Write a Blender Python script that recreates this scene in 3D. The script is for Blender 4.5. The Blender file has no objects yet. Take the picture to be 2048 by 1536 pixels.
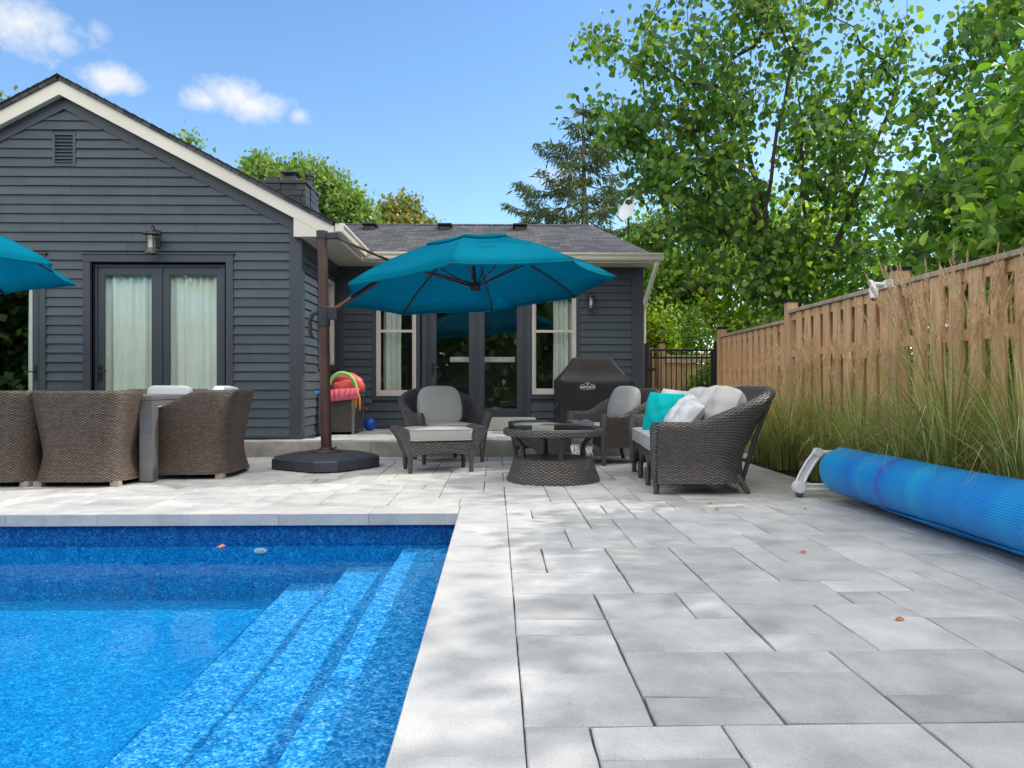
import bpy, math, random
import numpy as np
from mathutils import Vector, Matrix
C = bpy.context.scene
COL = C.collection
PI = math.pi
R = math.radians
random.seed(7)

# ------------------------------------------------------------------ camera
F = 1470.0            # focal length in photo pixels (2048 wide)
CH = 0.95             # camera height
YAW = math.atan(32 / F)
cam = bpy.data.cameras.new("camera")
cam.sensor_width = 36
cam.lens = 36 * F / 2048
cam.clip_end = 3000
co = bpy.data.objects.new("camera", cam)
co.location = (0, 0, CH)
co.rotation_euler = (R(90), 0, -YAW)
COL.objects.link(co)
C.camera = co

# ------------------------------------------------------------------ light
SUN = Vector((1.0, 0.26, 0.90)).normalized()
EL = math.asin(SUN.z)
AZ = math.atan2(SUN.x, SUN.y)
w = bpy.data.worlds.new("World")
C.world = w
w.use_nodes = True
nt = w.node_tree
nt.nodes.clear()
N = nt.nodes.new
L = nt.links.new
out = N("ShaderNodeOutputWorld")
bg = N("ShaderNodeBackground")
bg.inputs[1].default_value = 0.15
sky = N("ShaderNodeTexSky")
sky.sky_type = 'NISHITA'
sky.sun_disc = False
sky.sun_elevation = EL
sky.sun_rotation = AZ
sky.air_density = 1.0
sky.dust_density = 0.3
sky.ozone_density = 2.0
tc = N("ShaderNodeTexCoord")
noise = N("ShaderNodeTexNoise")
noise.inputs['Scale'].default_value = 21
noise.inputs['Detail'].default_value = 7
noise.inputs['Roughness'].default_value = 0.68
L(tc.outputs['Generated'], noise.inputs['Vector'])


def wmath(op, a, b=None, clamp=False):
    n = N("ShaderNodeMath")
    n.operation = op
    n.use_clamp = clamp
    for i, s in enumerate((a, b)):
        if s is None:
            continue
        if isinstance(s, (int, float)):
            n.inputs[i].default_value = s
        else:
            L(s, n.inputs[i])
    return n.outputs[0]


nz = wmath('MULTIPLY', wmath('SUBTRACT', noise.outputs['Fac'], 0.5), 1.9)
tot = None
# (azimuth tangent, height tangent, half width, half height, strength) of each small cumulus
for (u, v, sx, sy, st) in ((-.632, .484, .062, .036, 1.0), (-.590, .462, .03, .02, .8),
                           (-.517, .408, .040, .017, .9), (-.355, .388, .050, .026, 1.1), (-.325, .375, .055, .022, 1.1), (-.392, .383, .03, .018, .9),
                           (-.268, .362, .018, .012, .7), (-.535, .475, .014, .012, .35), (.075, .28, .05, .02, .5), (.5, .33, .2, .05, .3)):
    c = Vector((u, 1, v)).normalized()
    sub = N("ShaderNodeVectorMath")
    sub.operation = 'SUBTRACT'
    L(tc.outputs['Generated'], sub.inputs[0])
    sub.inputs[1].default_value = c
    mul = N("ShaderNodeVectorMath")
    mul.operation = 'MULTIPLY'
    L(sub.outputs[0], mul.inputs[0])
    mul.inputs[1].default_value = (1 / sx, 1 / (sx * 1.5), 1 / sy)
    ln = N("ShaderNodeVectorMath")
    ln.operation = 'LENGTH'
    L(mul.outputs[0], ln.inputs[0])
    a = wmath('SUBTRACT', .97, ln.outputs['Value'])
    a = wmath('ADD', a, nz)
    a = wmath('MULTIPLY', a, 1.15, True)
    a = wmath('MULTIPLY', a, min(st, 1.0))
    tot = a if tot is None else wmath('MAXIMUM', tot, a)
mix = N("ShaderNodeMix")
mix.data_type = 'RGBA'
L(wmath('MULTIPLY', tot, .93), mix.inputs[0])
hs = N("ShaderNodeHueSaturation")
hs.inputs['Saturation'].default_value = 1.15
hs.inputs['Value'].default_value = 1.0
L(sky.outputs[0], hs.inputs['Color'])
L(hs.outputs[0], mix.inputs[6])
mix.inputs[7].default_value = (4.0, 4.03, 4.1, 1)
# added bright cloud bank, unseen overhead and behind the camera, for neutral fill
sp = N("ShaderNodeSeparateXYZ")
L(tc.outputs['Generated'], sp.inputs[0])
n2 = N("ShaderNodeTexNoise")
n2.inputs['Scale'].default_value = 3.2
n2.inputs['Detail'].default_value = 6
L(tc.outputs['Generated'], n2.inputs['Vector'])
bk = wmath('ADD', wmath('MULTIPLY', sp.outputs[1], -1.0), wmath('MULTIPLY', sp.outputs[2], .9))
bk = wmath('ADD', bk, wmath('MULTIPLY', wmath('SUBTRACT', n2.outputs['Fac'], .5), 1.2))
bk = wmath('MULTIPLY', wmath('SUBTRACT', bk, .42), 3.0, True)
mix2 = N("ShaderNodeMix")
mix2.data_type = 'RGBA'
L(bk, mix2.inputs[0])
L(mix.outputs[2], mix2.inputs[6])
mix2.inputs[7].default_value = (8.8, 8.7, 8.6, 1)
L(mix2.outputs[2], bg.inputs[0])
L(bg.outputs[0], out.inputs[0])

sl = bpy.data.lights.new("sun", 'SUN')
sl.energy = 2.05
sl.angle = R(0.6)
sl.color = (1.0, .94, .86)
so = bpy.data.objects.new("sun", sl)
so.rotation_euler = (-SUN).to_track_quat('-Z', 'Y').to_euler()
so.location = (20, 6, 20)
COL.objects.link(so)
C.view_settings.view_transform = 'Standard'
C.view_settings.look = 'None'
C.view_settings.gamma = 1
C.view_settings.exposure = 0.72
C.cycles.max_bounces = 10
C.cycles.transparent_max_bounces = 16


# ------------------------------------------------------------------ helpers
def at(px, py, Y):
    """world (X, z) of a photo pixel on the vertical plane y = Y"""
    X = Y * math.tan(math.atan((px - 1024) / F) + YAW)
    d = Y * math.cos(YAW) + X * math.sin(YAW)
    return X, CH + (767 - py) / F * d


def tag(o, label=None, cat=None, group=None, kind=None):
    if label: o['label'] = label
    if cat: o['category'] = cat
    if group: o['group'] = group
    if kind: o['kind'] = kind
    return o


def thing(name, loc, rz=0, label=None, cat=None, group=None):
    o = bpy.data.objects.new(name, None)
    o.empty_display_size = .2
    o.location = loc
    o.rotation_euler = (0, 0, rz)
    COL.objects.link(o)
    return tag(o, label, cat, group)


def copy_tree(o, parent=None):
    c = o.copy()
    COL.objects.link(c)
    c.parent = parent
    for ch in list(o.children):
        copy_tree(ch, c)
    return c


class MB:
    """collects polygons for one mesh"""
    def __init__(s):
        s.v = []
        s.f = []
        s.uv = []

    def add(s, vs, fs, uvs=None):
        b = len(s.v)
        s.v += [tuple(p) for p in vs]
        for f in fs:
            s.f.append([b + i for i in f])
            s.uv.append([uvs[i] for i in f] if uvs is not None else None)
        return s

    def box(s, x0, x1, y0, y1, z0, z1, M=None):
        vs = [(x, y, z) for z in (z0, z1) for y in (y0, y1) for x in (x0, x1)]
        if M is not None:
            vs = [M @ Vector(p) for p in vs]
        return s.add(vs, [(0, 2, 3, 1), (4, 5, 7, 6), (0, 1, 5, 4), (2, 6, 7, 3), (0, 4, 6, 2), (1, 3, 7, 5)])

    def prism(s, poly, axis, a0, a1):
        """poly (2-D) extruded along axis 0/1/2 from a0 to a1"""
        n = len(poly)

        def P(p, a):
            return {0: (a, p[0], p[1]), 1: (p[0], a, p[1]), 2: (p[0], p[1], a)}[axis]
        vs = [P(p, a0) for p in poly] + [P(p, a1) for p in poly]
        fs = [list(range(n))[::-1], list(range(n, 2 * n))]
        fs += [(i, (i + 1) % n, n + (i + 1) % n, n + i) for i in range(n)]
        return s.add(vs, fs)

    def tube(s, pts, rad, n=8, cap=True, flat=1.0):
        pts = [Vector(p) for p in pts]
        m = len(pts)
        if not hasattr(rad, '__len__'):
            rad = [rad] * m
        vs, uvs = [], []
        ref = None
        Lc = 0
        for i, p in enumerate(pts):
            t = (pts[min(i + 1, m - 1)] - pts[max(i - 1, 0)]).normalized()
            if i: Lc += (p - pts[i - 1]).length
            if ref is None:
                ref = Vector((0, 0, 1)) if abs(t.z) < .9 else Vector((1, 0, 0))
            a = (ref - t * ref.dot(t)).normalized()
            b = t.cross(a)
            ref = a
            for k in range(n + 1):
                th = 2 * PI * k / n
                vs.append(p + (a * math.cos(th) * flat + b * math.sin(th)) * rad[i])
                uvs.append((2 * PI * rad[0] * k / n, Lc))
        k1 = n + 1
        fs = [(i * k1 + k, i * k1 + k + 1, (i + 1) * k1 + k + 1, (i + 1) * k1 + k) for i in range(m - 1) for k in range(n)]
        if cap:
            fs += [[k for k in range(n)][::-1], [(m - 1) * k1 + k for k in range(n)]]
        return s.add(vs, fs, uvs)

    def lathe(s, prof, n=32, c=(0, 0, 0), cap=True):
        vs, uvs = [], []
        Lc = 0
        for i, (r, z) in enumerate(prof):
            if i: Lc += math.hypot(r - prof[i - 1][0], z - prof[i - 1][1])
            for k in range(n + 1):
                th = 2 * PI * k / n
                vs.append((c[0] + r * math.cos(th), c[1] + r * math.sin(th), c[2] + z))
                uvs.append((max(p[0] for p in prof) * th, Lc))
        k1 = n + 1
        m = len(prof)
        fs = [(i * k1 + k, i * k1 + k + 1, (i + 1) * k1 + k + 1, (i + 1) * k1 + k) for i in range(m - 1) for k in range(n)]
        if cap:
            if prof[0][0] > 1e-4: fs.append([k for k in range(n)][::-1])
            if prof[-1][0] > 1e-4: fs.append([(m - 1) * k1 + k for k in range(n)])
        return s.add(vs, fs, uvs)

    def surf(s, P, closed=False, flip=False):
        """P[i][j] grid of points; closed joins last j to first"""
        P = np.array(P, float)
        n, m = P.shape[:2]
        if closed:
            P = np.concatenate([P, P[:, :1]], 1)
            m += 1
        du = np.linalg.norm(np.diff(P, axis=0), axis=2).mean(1)
        dv = np.linalg.norm(np.diff(P, axis=1), axis=2).mean(0)
        U = np.concatenate([[0], np.cumsum(du)])
        V = np.concatenate([[0], np.cumsum(dv)])
        vs = P.reshape(-1, 3).tolist()
        uvs = [(U[i], V[j]) for i in range(n) for j in range(m)]
        fs = []
        for i in range(n - 1):
            for j in range(m - 1):
                q = (i * m + j, (i + 1) * m + j, (i + 1) * m + j + 1, i * m + j + 1)
                fs.append(q[::-1] if flip else q)
        return s.add(vs, fs, uvs)

    def build(s, name, mat, parent=None, world=False, smooth=False, bevel=0, seg=2, merge=False, angle=None):
        off = Vector((0, 0, 0))
        if world and parent is not None:
            q = parent
            while q is not None:
                off += q.location
                q = q.parent
        me = bpy.data.meshes.new(name)
        vs = [(p[0] - off.x, p[1] - off.y, p[2] - off.z) for p in s.v]
        me.from_pydata(vs, [], s.f)
        uvl = me.uv_layers.new(name="UVMap")
        buf = np.zeros(len(me.loops) * 2, 'f')
        k = 0
        V = s.v
        for f, uv in zip(s.f, s.uv):
            if uv is None:
                a, b, c_ = (np.array(V[f[0]]), np.array(V[f[1]]), np.array(V[f[2]]))
                nn = np.abs(np.cross(b - a, c_ - b))
                ax = int(np.argmax(nn))
                for i in f:
                    p = V[i]
                    q = (p[1], p[2]) if ax == 0 else ((p[0], p[2]) if ax == 1 else (p[0], p[1]))
                    buf[k], buf[k + 1] = q
                    k += 2
            else:
                for q in uv:
                    buf[k], buf[k + 1] = q
                    k += 2
        uvl.data.foreach_set('uv', buf)
        if smooth:
            me.polygons.foreach_set('use_smooth', [True] * len(me.polygons))
            if angle:
                me.set_sharp_from_angle(angle=R(angle))
        me.materials.append(mat)
        me.update()
        o = bpy.data.objects.new(name, me)
        COL.objects.link(o)
        if parent is not None:
            o.parent = parent
        elif world is None:
            pass
        if bevel:
            b = o.modifiers.new('bevel', 'BEVEL')
            b.width = bevel
            b.segments = seg
            b.limit_method = 'ANGLE'
            b.angle_limit = R(40)
        return o


def rebase(o, loc):
    """move a single-mesh thing's origin to its base"""
    loc = Vector(loc)
    o.data.transform(Matrix.Translation(-loc))
    o.location = loc
    return o


def superell(sx, sy, sz, e1=.3, e2=.3, n=24, m=16, f=None):
    P = []
    for i in range(m + 1):
        ph = -PI / 2 + PI * i / m
        row = []
        for j in range(n):
            th = 2 * PI * j / n
            sg = lambda c, e: math.copysign(abs(c) ** e, c)
            p = [sx / 2 * sg(math.cos(ph), e1) * sg(math.cos(th), e2), sy / 2 * sg(math.cos(ph), e1) * sg(math.sin(th), e2), sz / 2 * sg(math.sin(ph), e1)]
            if f: p = f(*p)
            row.append(p)
        P.append(row)
    return P


# ------------------------------------------------------------------ materials
class NT:
    def __init__(s, name):
        s.m = bpy.data.materials.new(name)
        s.m.use_nodes = True
        s.t = s.m.node_tree
        s.b = s.t.nodes['Principled BSDF']
        s.out = s.t.nodes['Material Output']

    def n(s, ty, **kw):
        x = s.t.nodes.new('ShaderNode' + ty)
        for k, v in kw.items():
            setattr(x, k, v)
        return x

    def set(s, node, **kw):
        for k, v in kw.items():
            node.inputs[k.replace('_', ' ')].default_value = v
        return node

    def l(s, a, b):
        s.t.links.new(a, b)

    def math(s, op, a, b=None, clamp=False):
        n = s.n('Math', operation=op, use_clamp=clamp)
        for i, x in enumerate((a, b)):
            if x is None: continue
            if isinstance(x, (int, float)): n.inputs[i].default_value = x
            else: s.l(x, n.inputs[i])
        return n.outputs[0]

    def coord(s, kind='Object', scale=(1, 1, 1)):
        t = s.n('TexCoord')
        m = s.n('Mapping')
        m.inputs['Scale'].default_value = scale
        s.l(t.outputs[kind], m.inputs[0])
        return m.outputs[0]

    def noise(s, vec, scale, detail=4, rough=.55):
        n = s.n('TexNoise')
        n.inputs['Scale'].default_value = scale
        n.inputs['Detail'].default_value = detail
        n.inputs['Roughness'].default_value = rough
        if vec is not None: s.l(vec, n.inputs['Vector'])
        return n.outputs['Fac']

    def ramp(s, fac, stops):
        r = s.n('ValToRGB')
        e = r.color_ramp.elements
        while len(e) > len(stops): e.remove(e[-1])
        while len(e) < len(stops): e.new(.5)
        for k, (p, c) in enumerate(stops):
            e[k].position = p
            e[k].color = (c[0], c[1], c[2], 1) if hasattr(c, '__len__') else (c, c, c, 1)
        s.l(fac, r.inputs[0])
        return r.outputs[0]

    def mixc(s, fac, a, b, blend='MIX'):
        m = s.n('Mix', data_type='RGBA', blend_type=blend)
        for i, x in ((0, fac), (6, a), (7, b)):
            if isinstance(x, (int, float)): m.inputs[i].default_value = x
            elif isinstance(x, tuple): m.inputs[i].default_value = (x[0], x[1], x[2], 1)
            else: s.l(x, m.inputs[i])
        return m.outputs[2]

    def bump(s, h, strength=.3, dist=.01):
        b = s.n('Bump')
        b.inputs['Strength'].default_value = strength
        b.inputs['Distance'].default_value = dist
        s.l(h, b.inputs['Height'])
        s.l(b.outputs[0], s.b.inputs['Normal'])
        return b


def basic(name, col, rough=.6, var=.12, vscale=3, bump=.15, bscale=60, bdist=.004, metal=0, spec=.5, coat=0, stretch=(1, 1, 1), sheen=0):
    t = NT(name)
    v = t.coord('Object', stretch)
    f = t.noise(v, vscale, 5)
    lo = tuple(c * (1 - var * 1.6) for c in col)
    hi = tuple(min(1, c * (1 + var * 1.6)) for c in col)
    t.l(t.ramp(f, [(.25, lo), (.75, hi)]), t.b.inputs['Base Color'])
    t.b.inputs['Roughness'].default_value = rough
    t.b.inputs['Metallic'].default_value = metal
    t.b.inputs['Specular IOR Level'].default_value = spec
    t.b.inputs['Coat Weight'].default_value = coat
    t.b.inputs['Sheen Weight'].default_value = sheen
    if bump:
        t.bump(t.noise(v, bscale, 4), bump, bdist)
    return t.m


M = {}
def m_siding():
    t = NT('siding_paint')
    g = t.n('NewGeometry')
    v = t.coord('Object', (1, 1, 6))
    f = t.noise(v, 1.6, 6, .65)
    c = t.ramp(f, [(.25, (.044, .062, .078)), (.75, (.060, .083, .104))])
    c = t.mixc(1.0, c, t.ramp(g.outputs['Random Per Island'], [(0, .86), (1, 1.12)]), 'MULTIPLY')
    c = t.mixc(.5, c, t.ramp(t.noise(t.coord('Object', (3, 3, .4)), 2.5, 5, .7), [(.35, .8), (.65, 1.12)]), 'MULTIPLY')
    t.l(c, t.b.inputs['Base Color'])
    t.b.inputs['Roughness'].default_value = .58
    t.bump(t.noise(t.coord('Object', (1.5, 1.5, 40)), 9, 4), .3, .004)
    return t.m


M['siding'] = m_siding()
M['trim_dark'] = basic('dark_trim_paint', (.044, .056, .070), .5, .08, 1.2, .1, 30, .002)
M['cream'] = basic('cream_trim', (.70, .66, .56), .45, .05, .9, .05, 20, .002)
M['white_frame'] = basic('window_frame_paint', (.62, .58, .52), .4, .05, 3, 0)
M['chim'] = basic('painted_stone', (.038, .043, .052), .7, .2, 6, .5, 20, .01)
M['metal_dark'] = basic('dark_metal', (.045, .05, .055), .45, .2, 8, .1, 60, .002, metal=.5)
M['brass'] = basic('aged_brass', (.10, .085, .065), .45, .3, 20, .1, 60, .002, metal=.6)
M['black_metal'] = basic('black_powder_coat', (.012, .016, .018), .4, .1, 8, 0)
M['frosted'] = basic('frosted_glass', (.55, .57, .55), .3, .05, 8, 0)
M['brown_pole'] = basic('brown_aluminium', (.085, .043, .036), .45, .18, 5, .12, 220, .001, metal=.25)
M['dark_plastic'] = basic('dark_plastic', (.028, .030, .036), .5, .15, 4, .12, 120, .001)
M['base_plastic'] = basic('weight_plastic', (.035, .040, .050), .48, .2, 3, .2, 160, .001)
M['table_metal'] = basic('brushed_table_metal', (.24, .235, .24), .38, .08, 3, .05, 80, .001, metal=.55, stretch=(1, 1, 8))
M['white_plastic'] = basic('white_plastic', (.74, .75, .76), .35, .04, 5, .03, 60, .001)
M['grey_plastic'] = basic('grey_plastic', (.07, .08, .09), .5, .2, 8, .1, 60, .001)
M['foot_wood'] = basic('pale_foot', (.33, .29, .25), .6, .15, 12, .1, 60, .001)
M['concrete'] = basic('concrete_step', (.36, .34, .31), .85, .22, 4, .4, 90, .003)
M['stoop'] = basic('stoop_concrete', (.42, .41, .38), .85, .15, 3, .3, 90, .003)
M['bark'] = basic('bark', (.075, .060, .050), .9, .35, 10, .8, 30, .02, stretch=(1, 1, .25))
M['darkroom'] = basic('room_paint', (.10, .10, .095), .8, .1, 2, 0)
M['beige_cloth'] = basic('beige_cloth', (.50, .48, .46), .9, .06, 3, .25, 250, .001, spec=.2)
M['cushion'] = basic('grey_cushion_fabric', (.40, .40, .39), .9, .06, 2.5, .3, 260, .0012, spec=.2)
M['cushion_light'] = basic('pale_cushion_fabric', (.62, .65, .68), .85, .04, 2.5, .2, 260, .001, spec=.2)
M['turq'] = basic('turquoise_fabric', (.0, .42, .43), .85, .06, 5, .3, 200, .001, spec=.2)
M['grill_cover'] = basic('grill_cover_fabric', (.020, .018, .019), .62, .3, 3, .5, 9, .02, spec=.4)
M['pink'] = basic('coral_float_vinyl', (.85, .13, .12), .45, .08, 6, .25, 12, .01)
M['pink2'] = basic('pink_float_cloth', (.78, .14, .20), .7, .2, 14, .5, 18, .02)
M['green_foam'] = basic('green_foam', (.32, .66, .18), .7, .05, 5, .1, 90, .002)
M['blue_foam'] = basic('blue_foam', (.03, .27, .72), .7, .05, 5, .1, 90, .002)
M['teal_foam'] = basic('teal_foam', (.02, .32, .40), .7, .05, 5, .1, 90, .002)
M['orange'] = basic('orange_rubber', (.85, .30, .02), .6, .1, 10, .1, 60, .002)
M['ball'] = basic('blue_ball_vinyl', (.01, .10, .55), .35, .05, 5, 0)
M['hose'] = basic('red_rubber', (.7, .02, .05), .5, .05, 5, 0)
M['dish'] = basic('dish_paint', (.70, .71, .72), .5, .05, 3, 0)
M['dead_leaf'] = basic('dead_leaf', (.45, .17, .05), .7, .3, 30, 0)
M['mulch'] = basic('mulch', (.035, .022, .016), .95, .5, 40, 1, 60, .03)
M['soil'] = basic('garden_ground', (.05, .065, .03), .95, .3, 2, .6, 30, .03)


def m_wood(name, col):
    t = NT(name)
    g = t.n('NewGeometry')
    rnd = g.outputs['Random Per Island']
    v = t.coord('Object', (14, 14, 1.1))
    f = t.noise(v, 2.2, 6, .65)
    f2 = t.noise(t.coord('Object', (1, 1, .6)), 1.4, 3)
    base = t.ramp(f, [(.28, tuple(c * .55 for c in col)), (.5, col), (.75, tuple(c * 1.25 for c in col))])
    gm = t.ramp(t.math('ADD', t.math('MULTIPLY', rnd, .6), t.math('MULTIPLY', f2, .5)), [(.2, (.84, .82, .82)), (.55, (1, 1, 1)), (.9, (1.0, .88, .74))])
    c = t.mixc(1.0, base, gm, 'MULTIPLY')
    vc = t.ramp(rnd, [(0, .8), (1, 1.1)])
    t.l(t.mixc(1.0, c, vc, 'MULTIPLY'), t.b.inputs['Base Color'])
    t.b.inputs['Roughness'].default_value = .8
    t.b.inputs['Specular IOR Level'].default_value = .25
    t.bump(f, .35, .004)
    return t.m


M['cedar'] = m_wood('weathered_cedar', (.66, .43, .245))
M['cedar_cap'] = m_wood('weathered_cap', (.56, .44, .32))


def m_wicker(name, dark, lite, row=.014, span=.05, var=.3):
    t = NT(name)
    uv = t.coord('UV')
    sep = t.n('SeparateXYZ')
    t.l(uv, sep.inputs[0])
    u, v = sep.outputs[0], sep.outputs[1]
    wob = t.math('MULTIPLY', t.math('SUBTRACT', t.noise(uv, 9, 2), .5), row * 1.0)
    rv = t.math('DIVIDE', t.math('ADD', v, wob), row)
    ri = t.math('FLOOR', rv)
    rf = t.math('FRACT', rv)
    prof = t.math('SINE', t.math('MULTIPLY', rf, PI))
    ph = t.math('ADD', t.math('DIVIDE', u, span), t.math('MULTIPLY', ri, .5))
    weave = t.math('ABSOLUTE', t.math('SINE', t.math('MULTIPLY', ph, PI)))
    h = t.math('MULTIPLY', t.math('POWER', prof, .6), t.math('ADD', t.math('MULTIPLY', weave, .8), .2))
    cell = t.n('CombineXYZ')
    t.l(t.math('FLOOR', ph), cell.inputs[0])
    t.l(ri, cell.inputs[1])
    wn = t.n('TexWhiteNoise', noise_dimensions='2D')
    t.l(cell.outputs[0], wn.inputs['Vector'])
    base = t.ramp(h, [(.12, tuple(c * .18 for c in dark)), (.45, dark), (.95, lite)])
    vc = t.ramp(wn.outputs['Value'], [(0, 1 - var), (1, 1 + var * .4)])
    t.l(t.mixc(1.0, base, vc, 'MULTIPLY'), t.b.inputs['Base Color'])
    t.b.inputs['Roughness'].default_value = .42
    t.b.inputs['Specular IOR Level'].default_value = .45
    t.bump(h, .9, .006)
    return t.m


M['wicker_dark'] = m_wicker('charcoal_wicker', (.045, .041, .040), (.20, .18, .17), .015, .06)
M['wicker_fine'] = m_wicker('charcoal_wicker_border', (.045, .043, .045), (.20, .19, .185), .013, .035)
M['wicker_brown'] = m_wicker('brown_wicker', (.060, .042, .032), (.22, .165, .13), .0115, .042, .4)
M['wicker_box'] = m_wicker('box_wicker', (.11, .10, .092), (.17, .155, .142), .008, .02, .2)


def m_leaf(name, a, b, c, trans=.45, rough=.42, spec=.5, tcol=(1.5, 1.8, .5)):
    t = NT(name)
    g = t.n('NewGeometry')
    rnd = g.outputs['Random Per Island']
    col = t.ramp(rnd, [(0, a), (.55, b), (.93, c), (1.0, tuple(min(1, x * 1.4) for x in c))])
    t.l(col, t.b.inputs['Base Color'])
    t.b.inputs['Roughness'].default_value = rough
    t.b.inputs['Specular IOR Level'].default_value = spec
    tr = t.n('BsdfTranslucent')
    t.l(t.mixc(1.0, col, tuple(tcol), 'MULTIPLY'), tr.inputs[0])
    mx = t.n('MixShader')
    mx.inputs[0].default_value = trans
    t.l(t.b.outputs[0], mx.inputs[1])
    t.l(tr.outputs[0], mx.inputs[2])
    t.l(mx.outputs[0], t.out.inputs[0])
    return t.m


M['leaf_main'] = m_leaf('catalpa_leaf', (.045, .11, .03), (.095, .205, .04), (.26, .37, .055), .48, tcol=(1.4, 1.6, .45))
M['leaf_bright'] = m_leaf('bright_leaf', (.07, .16, .03), (.14, .28, .045), (.30, .42, .07), .5, tcol=(1.4, 1.6, .5))
M['leaf_mid'] = m_leaf('mid_leaf', (.07, .14, .03), (.12, .23, .045), (.24, .33, .06))
M['leaf_lime'] = m_leaf('lime_shrub_leaf', (.11, .21, .03), (.22, .34, .04), (.48, .47, .06), .5)
M['leaf_dist'] = m_leaf('distant_leaf', (.09, .17, .05), (.15, .25, .07), (.26, .31, .08), .4)
M['leaf_autumn'] = m_leaf('turning_leaf', (.11, .16, .05), (.20, .22, .06), (.36, .24, .06), .4)
M['leaf_hedge'] = m_leaf('hedge_leaf', (.05, .10, .025), (.10, .19, .04), (.20, .30, .06), .35)
M['needle'] = m_leaf('spruce_needle', (.05, .08, .038), (.085, .12, .055), (.13, .17, .07), .2, .7, .2)
M['blade'] = m_leaf('grass_blade', (.13, .18, .05), (.27, .31, .09), (.55, .52, .26), .4, .5, .3, (1.3, 1.4, .7))
M['plume'] = m_leaf('grass_plume', (.58, .40, .22), (.74, .53, .31), (.88, .68, .44), .4, .9, .1, (1, 1, 1))
M['turf'] = m_leaf('lawn_blade', (.05, .10, .02), (.08, .15, .03), (.12, .2, .04), .3)


def schlick(t, f0, normal=None):
    g = t.n('NewGeometry')
    d = t.n('VectorMath', operation='DOT_PRODUCT')
    t.l(g.outputs['Incoming'], d.inputs[0])
    t.l(normal if normal is not None else g.outputs['Normal'], d.inputs[1])
    c = t.math('SUBTRACT', 1.0, t.math('ABSOLUTE', d.outputs['Value']), True)
    return t.math('ADD', t.math('MULTIPLY', t.math('POWER', c, 5.0), 1 - f0), f0)


def m_glass(name, base=.10, tint=(.72, .78, .76), ior=1.5):
    t = NT(name)
    fac = t.math('ADD', schlick(t, .04), base, True)
    tr = t.n('BsdfTransparent')
    tr.inputs[0].default_value = (*tint, 1)
    gl = t.n('BsdfGlossy')
    gl.inputs['Roughness'].default_value = 0.0
    gl.inputs['Color'].default_value = (.95, .97, .96, 1)
    v = t.coord('Object')
    b = t.n('Bump')
    b.inputs['Strength'].default_value = .02
    b.inputs['Distance'].default_value = .05
    t.l(t.noise(v, 1.3, 2), b.inputs['Height'])
    t.l(b.outputs[0], gl.inputs['Normal'])
    mx = t.n('MixShader')
    t.l(fac, mx.inputs[0])
    t.l(tr.outputs[0], mx.inputs[1])
    t.l(gl.outputs[0], mx.inputs[2])
    t.l(mx.outputs[0], t.out.inputs[0])
    return t.m


M['glass'] = m_glass('window_glass', .045, (.96, .985, .97))
M['glass_clear'] = m_glass('table_glass', .12, (.80, .88, .87))
M['glass_lamp'] = m_glass('lamp_glass', .02, (.9, .92, .9))


def m_canopy():
    t = NT('teal_canopy_fabric')
    v = t.coord('Object')
    f = t.noise(v, 1.6, 4)
    col = t.ramp(f, [(.3, (.0, .29, .43)), (.7, (.001, .34, .49))])
    t.l(col, t.b.inputs['Base Color'])
    t.b.inputs['Roughness'].default_value = .8
    t.b.inputs['Specular IOR Level'].default_value = .08
    t.bump(t.noise(t.coord('Object', (1, 1, 3)), 4, 5), .5, .025)
    tr = t.n('BsdfTranslucent')
    t.l(t.mixc(1.0, col, (1.0, 1.15, 1.1), 'MULTIPLY'), tr.inputs[0])
    mx = t.n('MixShader')
    mx.inputs[0].default_value = .6
    t.l(t.b.outputs[0], mx.inputs[1])
    t.l(tr.outputs[0], mx.inputs[2])
    t.l(mx.outputs[0], t.out.inputs[0])
    return t.m


M['canopy'] = m_canopy()


def m_curtain():
    t = NT('sheer_curtain')
    v = t.coord('Object', (1, 1, .3))
    t.l(t.ramp(t.noise(v, 6, 3), [(.3, (.76, .80, .75)), (.7, (.84, .88, .83))]), t.b.inputs['Base Color'])
    t.b.inputs['Roughness'].default_value = .9
    return t.m


M['curtain'] = m_curtain()


def m_shingle():
    t = NT('asphalt_shingles')
    uv = t.coord('UV')
    br = t.n('TexBrick')
    br.offset = .5
    br.inputs['Scale'].default_value = 1
    br.inputs['Brick Width'].default_value = .21
    br.inputs['Row Height'].default_value = .135
    br.inputs['Mortar Size'].default_value = .007
    br.inputs['Mortar Smooth'].default_value = .2
    br.inputs['Bias'].default_value = 0
    br.inputs['Color1'].default_value = (.035, .036, .040, 1)
    br.inputs['Color2'].default_value = (.092, .090, .093, 1)
    br.inputs['Mortar'].default_value = (.02, .02, .022, 1)
    wob = t.n('VectorMath', operation='ADD')
    nz = t.n('TexNoise')
    nz.inputs['Scale'].default_value = 7
    t.l(uv, nz.inputs['Vector'])
    sc = t.n('VectorMath', operation='SCALE')
    sc.inputs['Scale'].default_value = .05
    t.l(nz.outputs['Color'], sc.inputs[0])
    t.l(uv, wob.inputs[0])
    t.l(sc.outputs[0], wob.inputs[1])
    t.l(wob.outputs[0], br.inputs['Vector'])
    f = t.noise(uv, 40, 4, .7)
    f2 = t.noise(uv, 1.0, 3)
    c = t.mixc(.5, br.outputs['Color'], t.ramp(f, [(.3, .5), (.7, 1.6)]), 'MULTIPLY')
    c = t.mixc(1.0, c, t.ramp(f2, [(.3, (.88, .92, .98)), (.7, (1.12, 1.12, 1.12))]), 'MULTIPLY')
    t.l(c, t.b.inputs['Base Color'])
    t.b.inputs['Roughness'].default_value = .9
    t.bump(br.outputs['Fac'], -.6, .012)
    return t.m


M['shingle'] = m_shingle()


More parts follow.
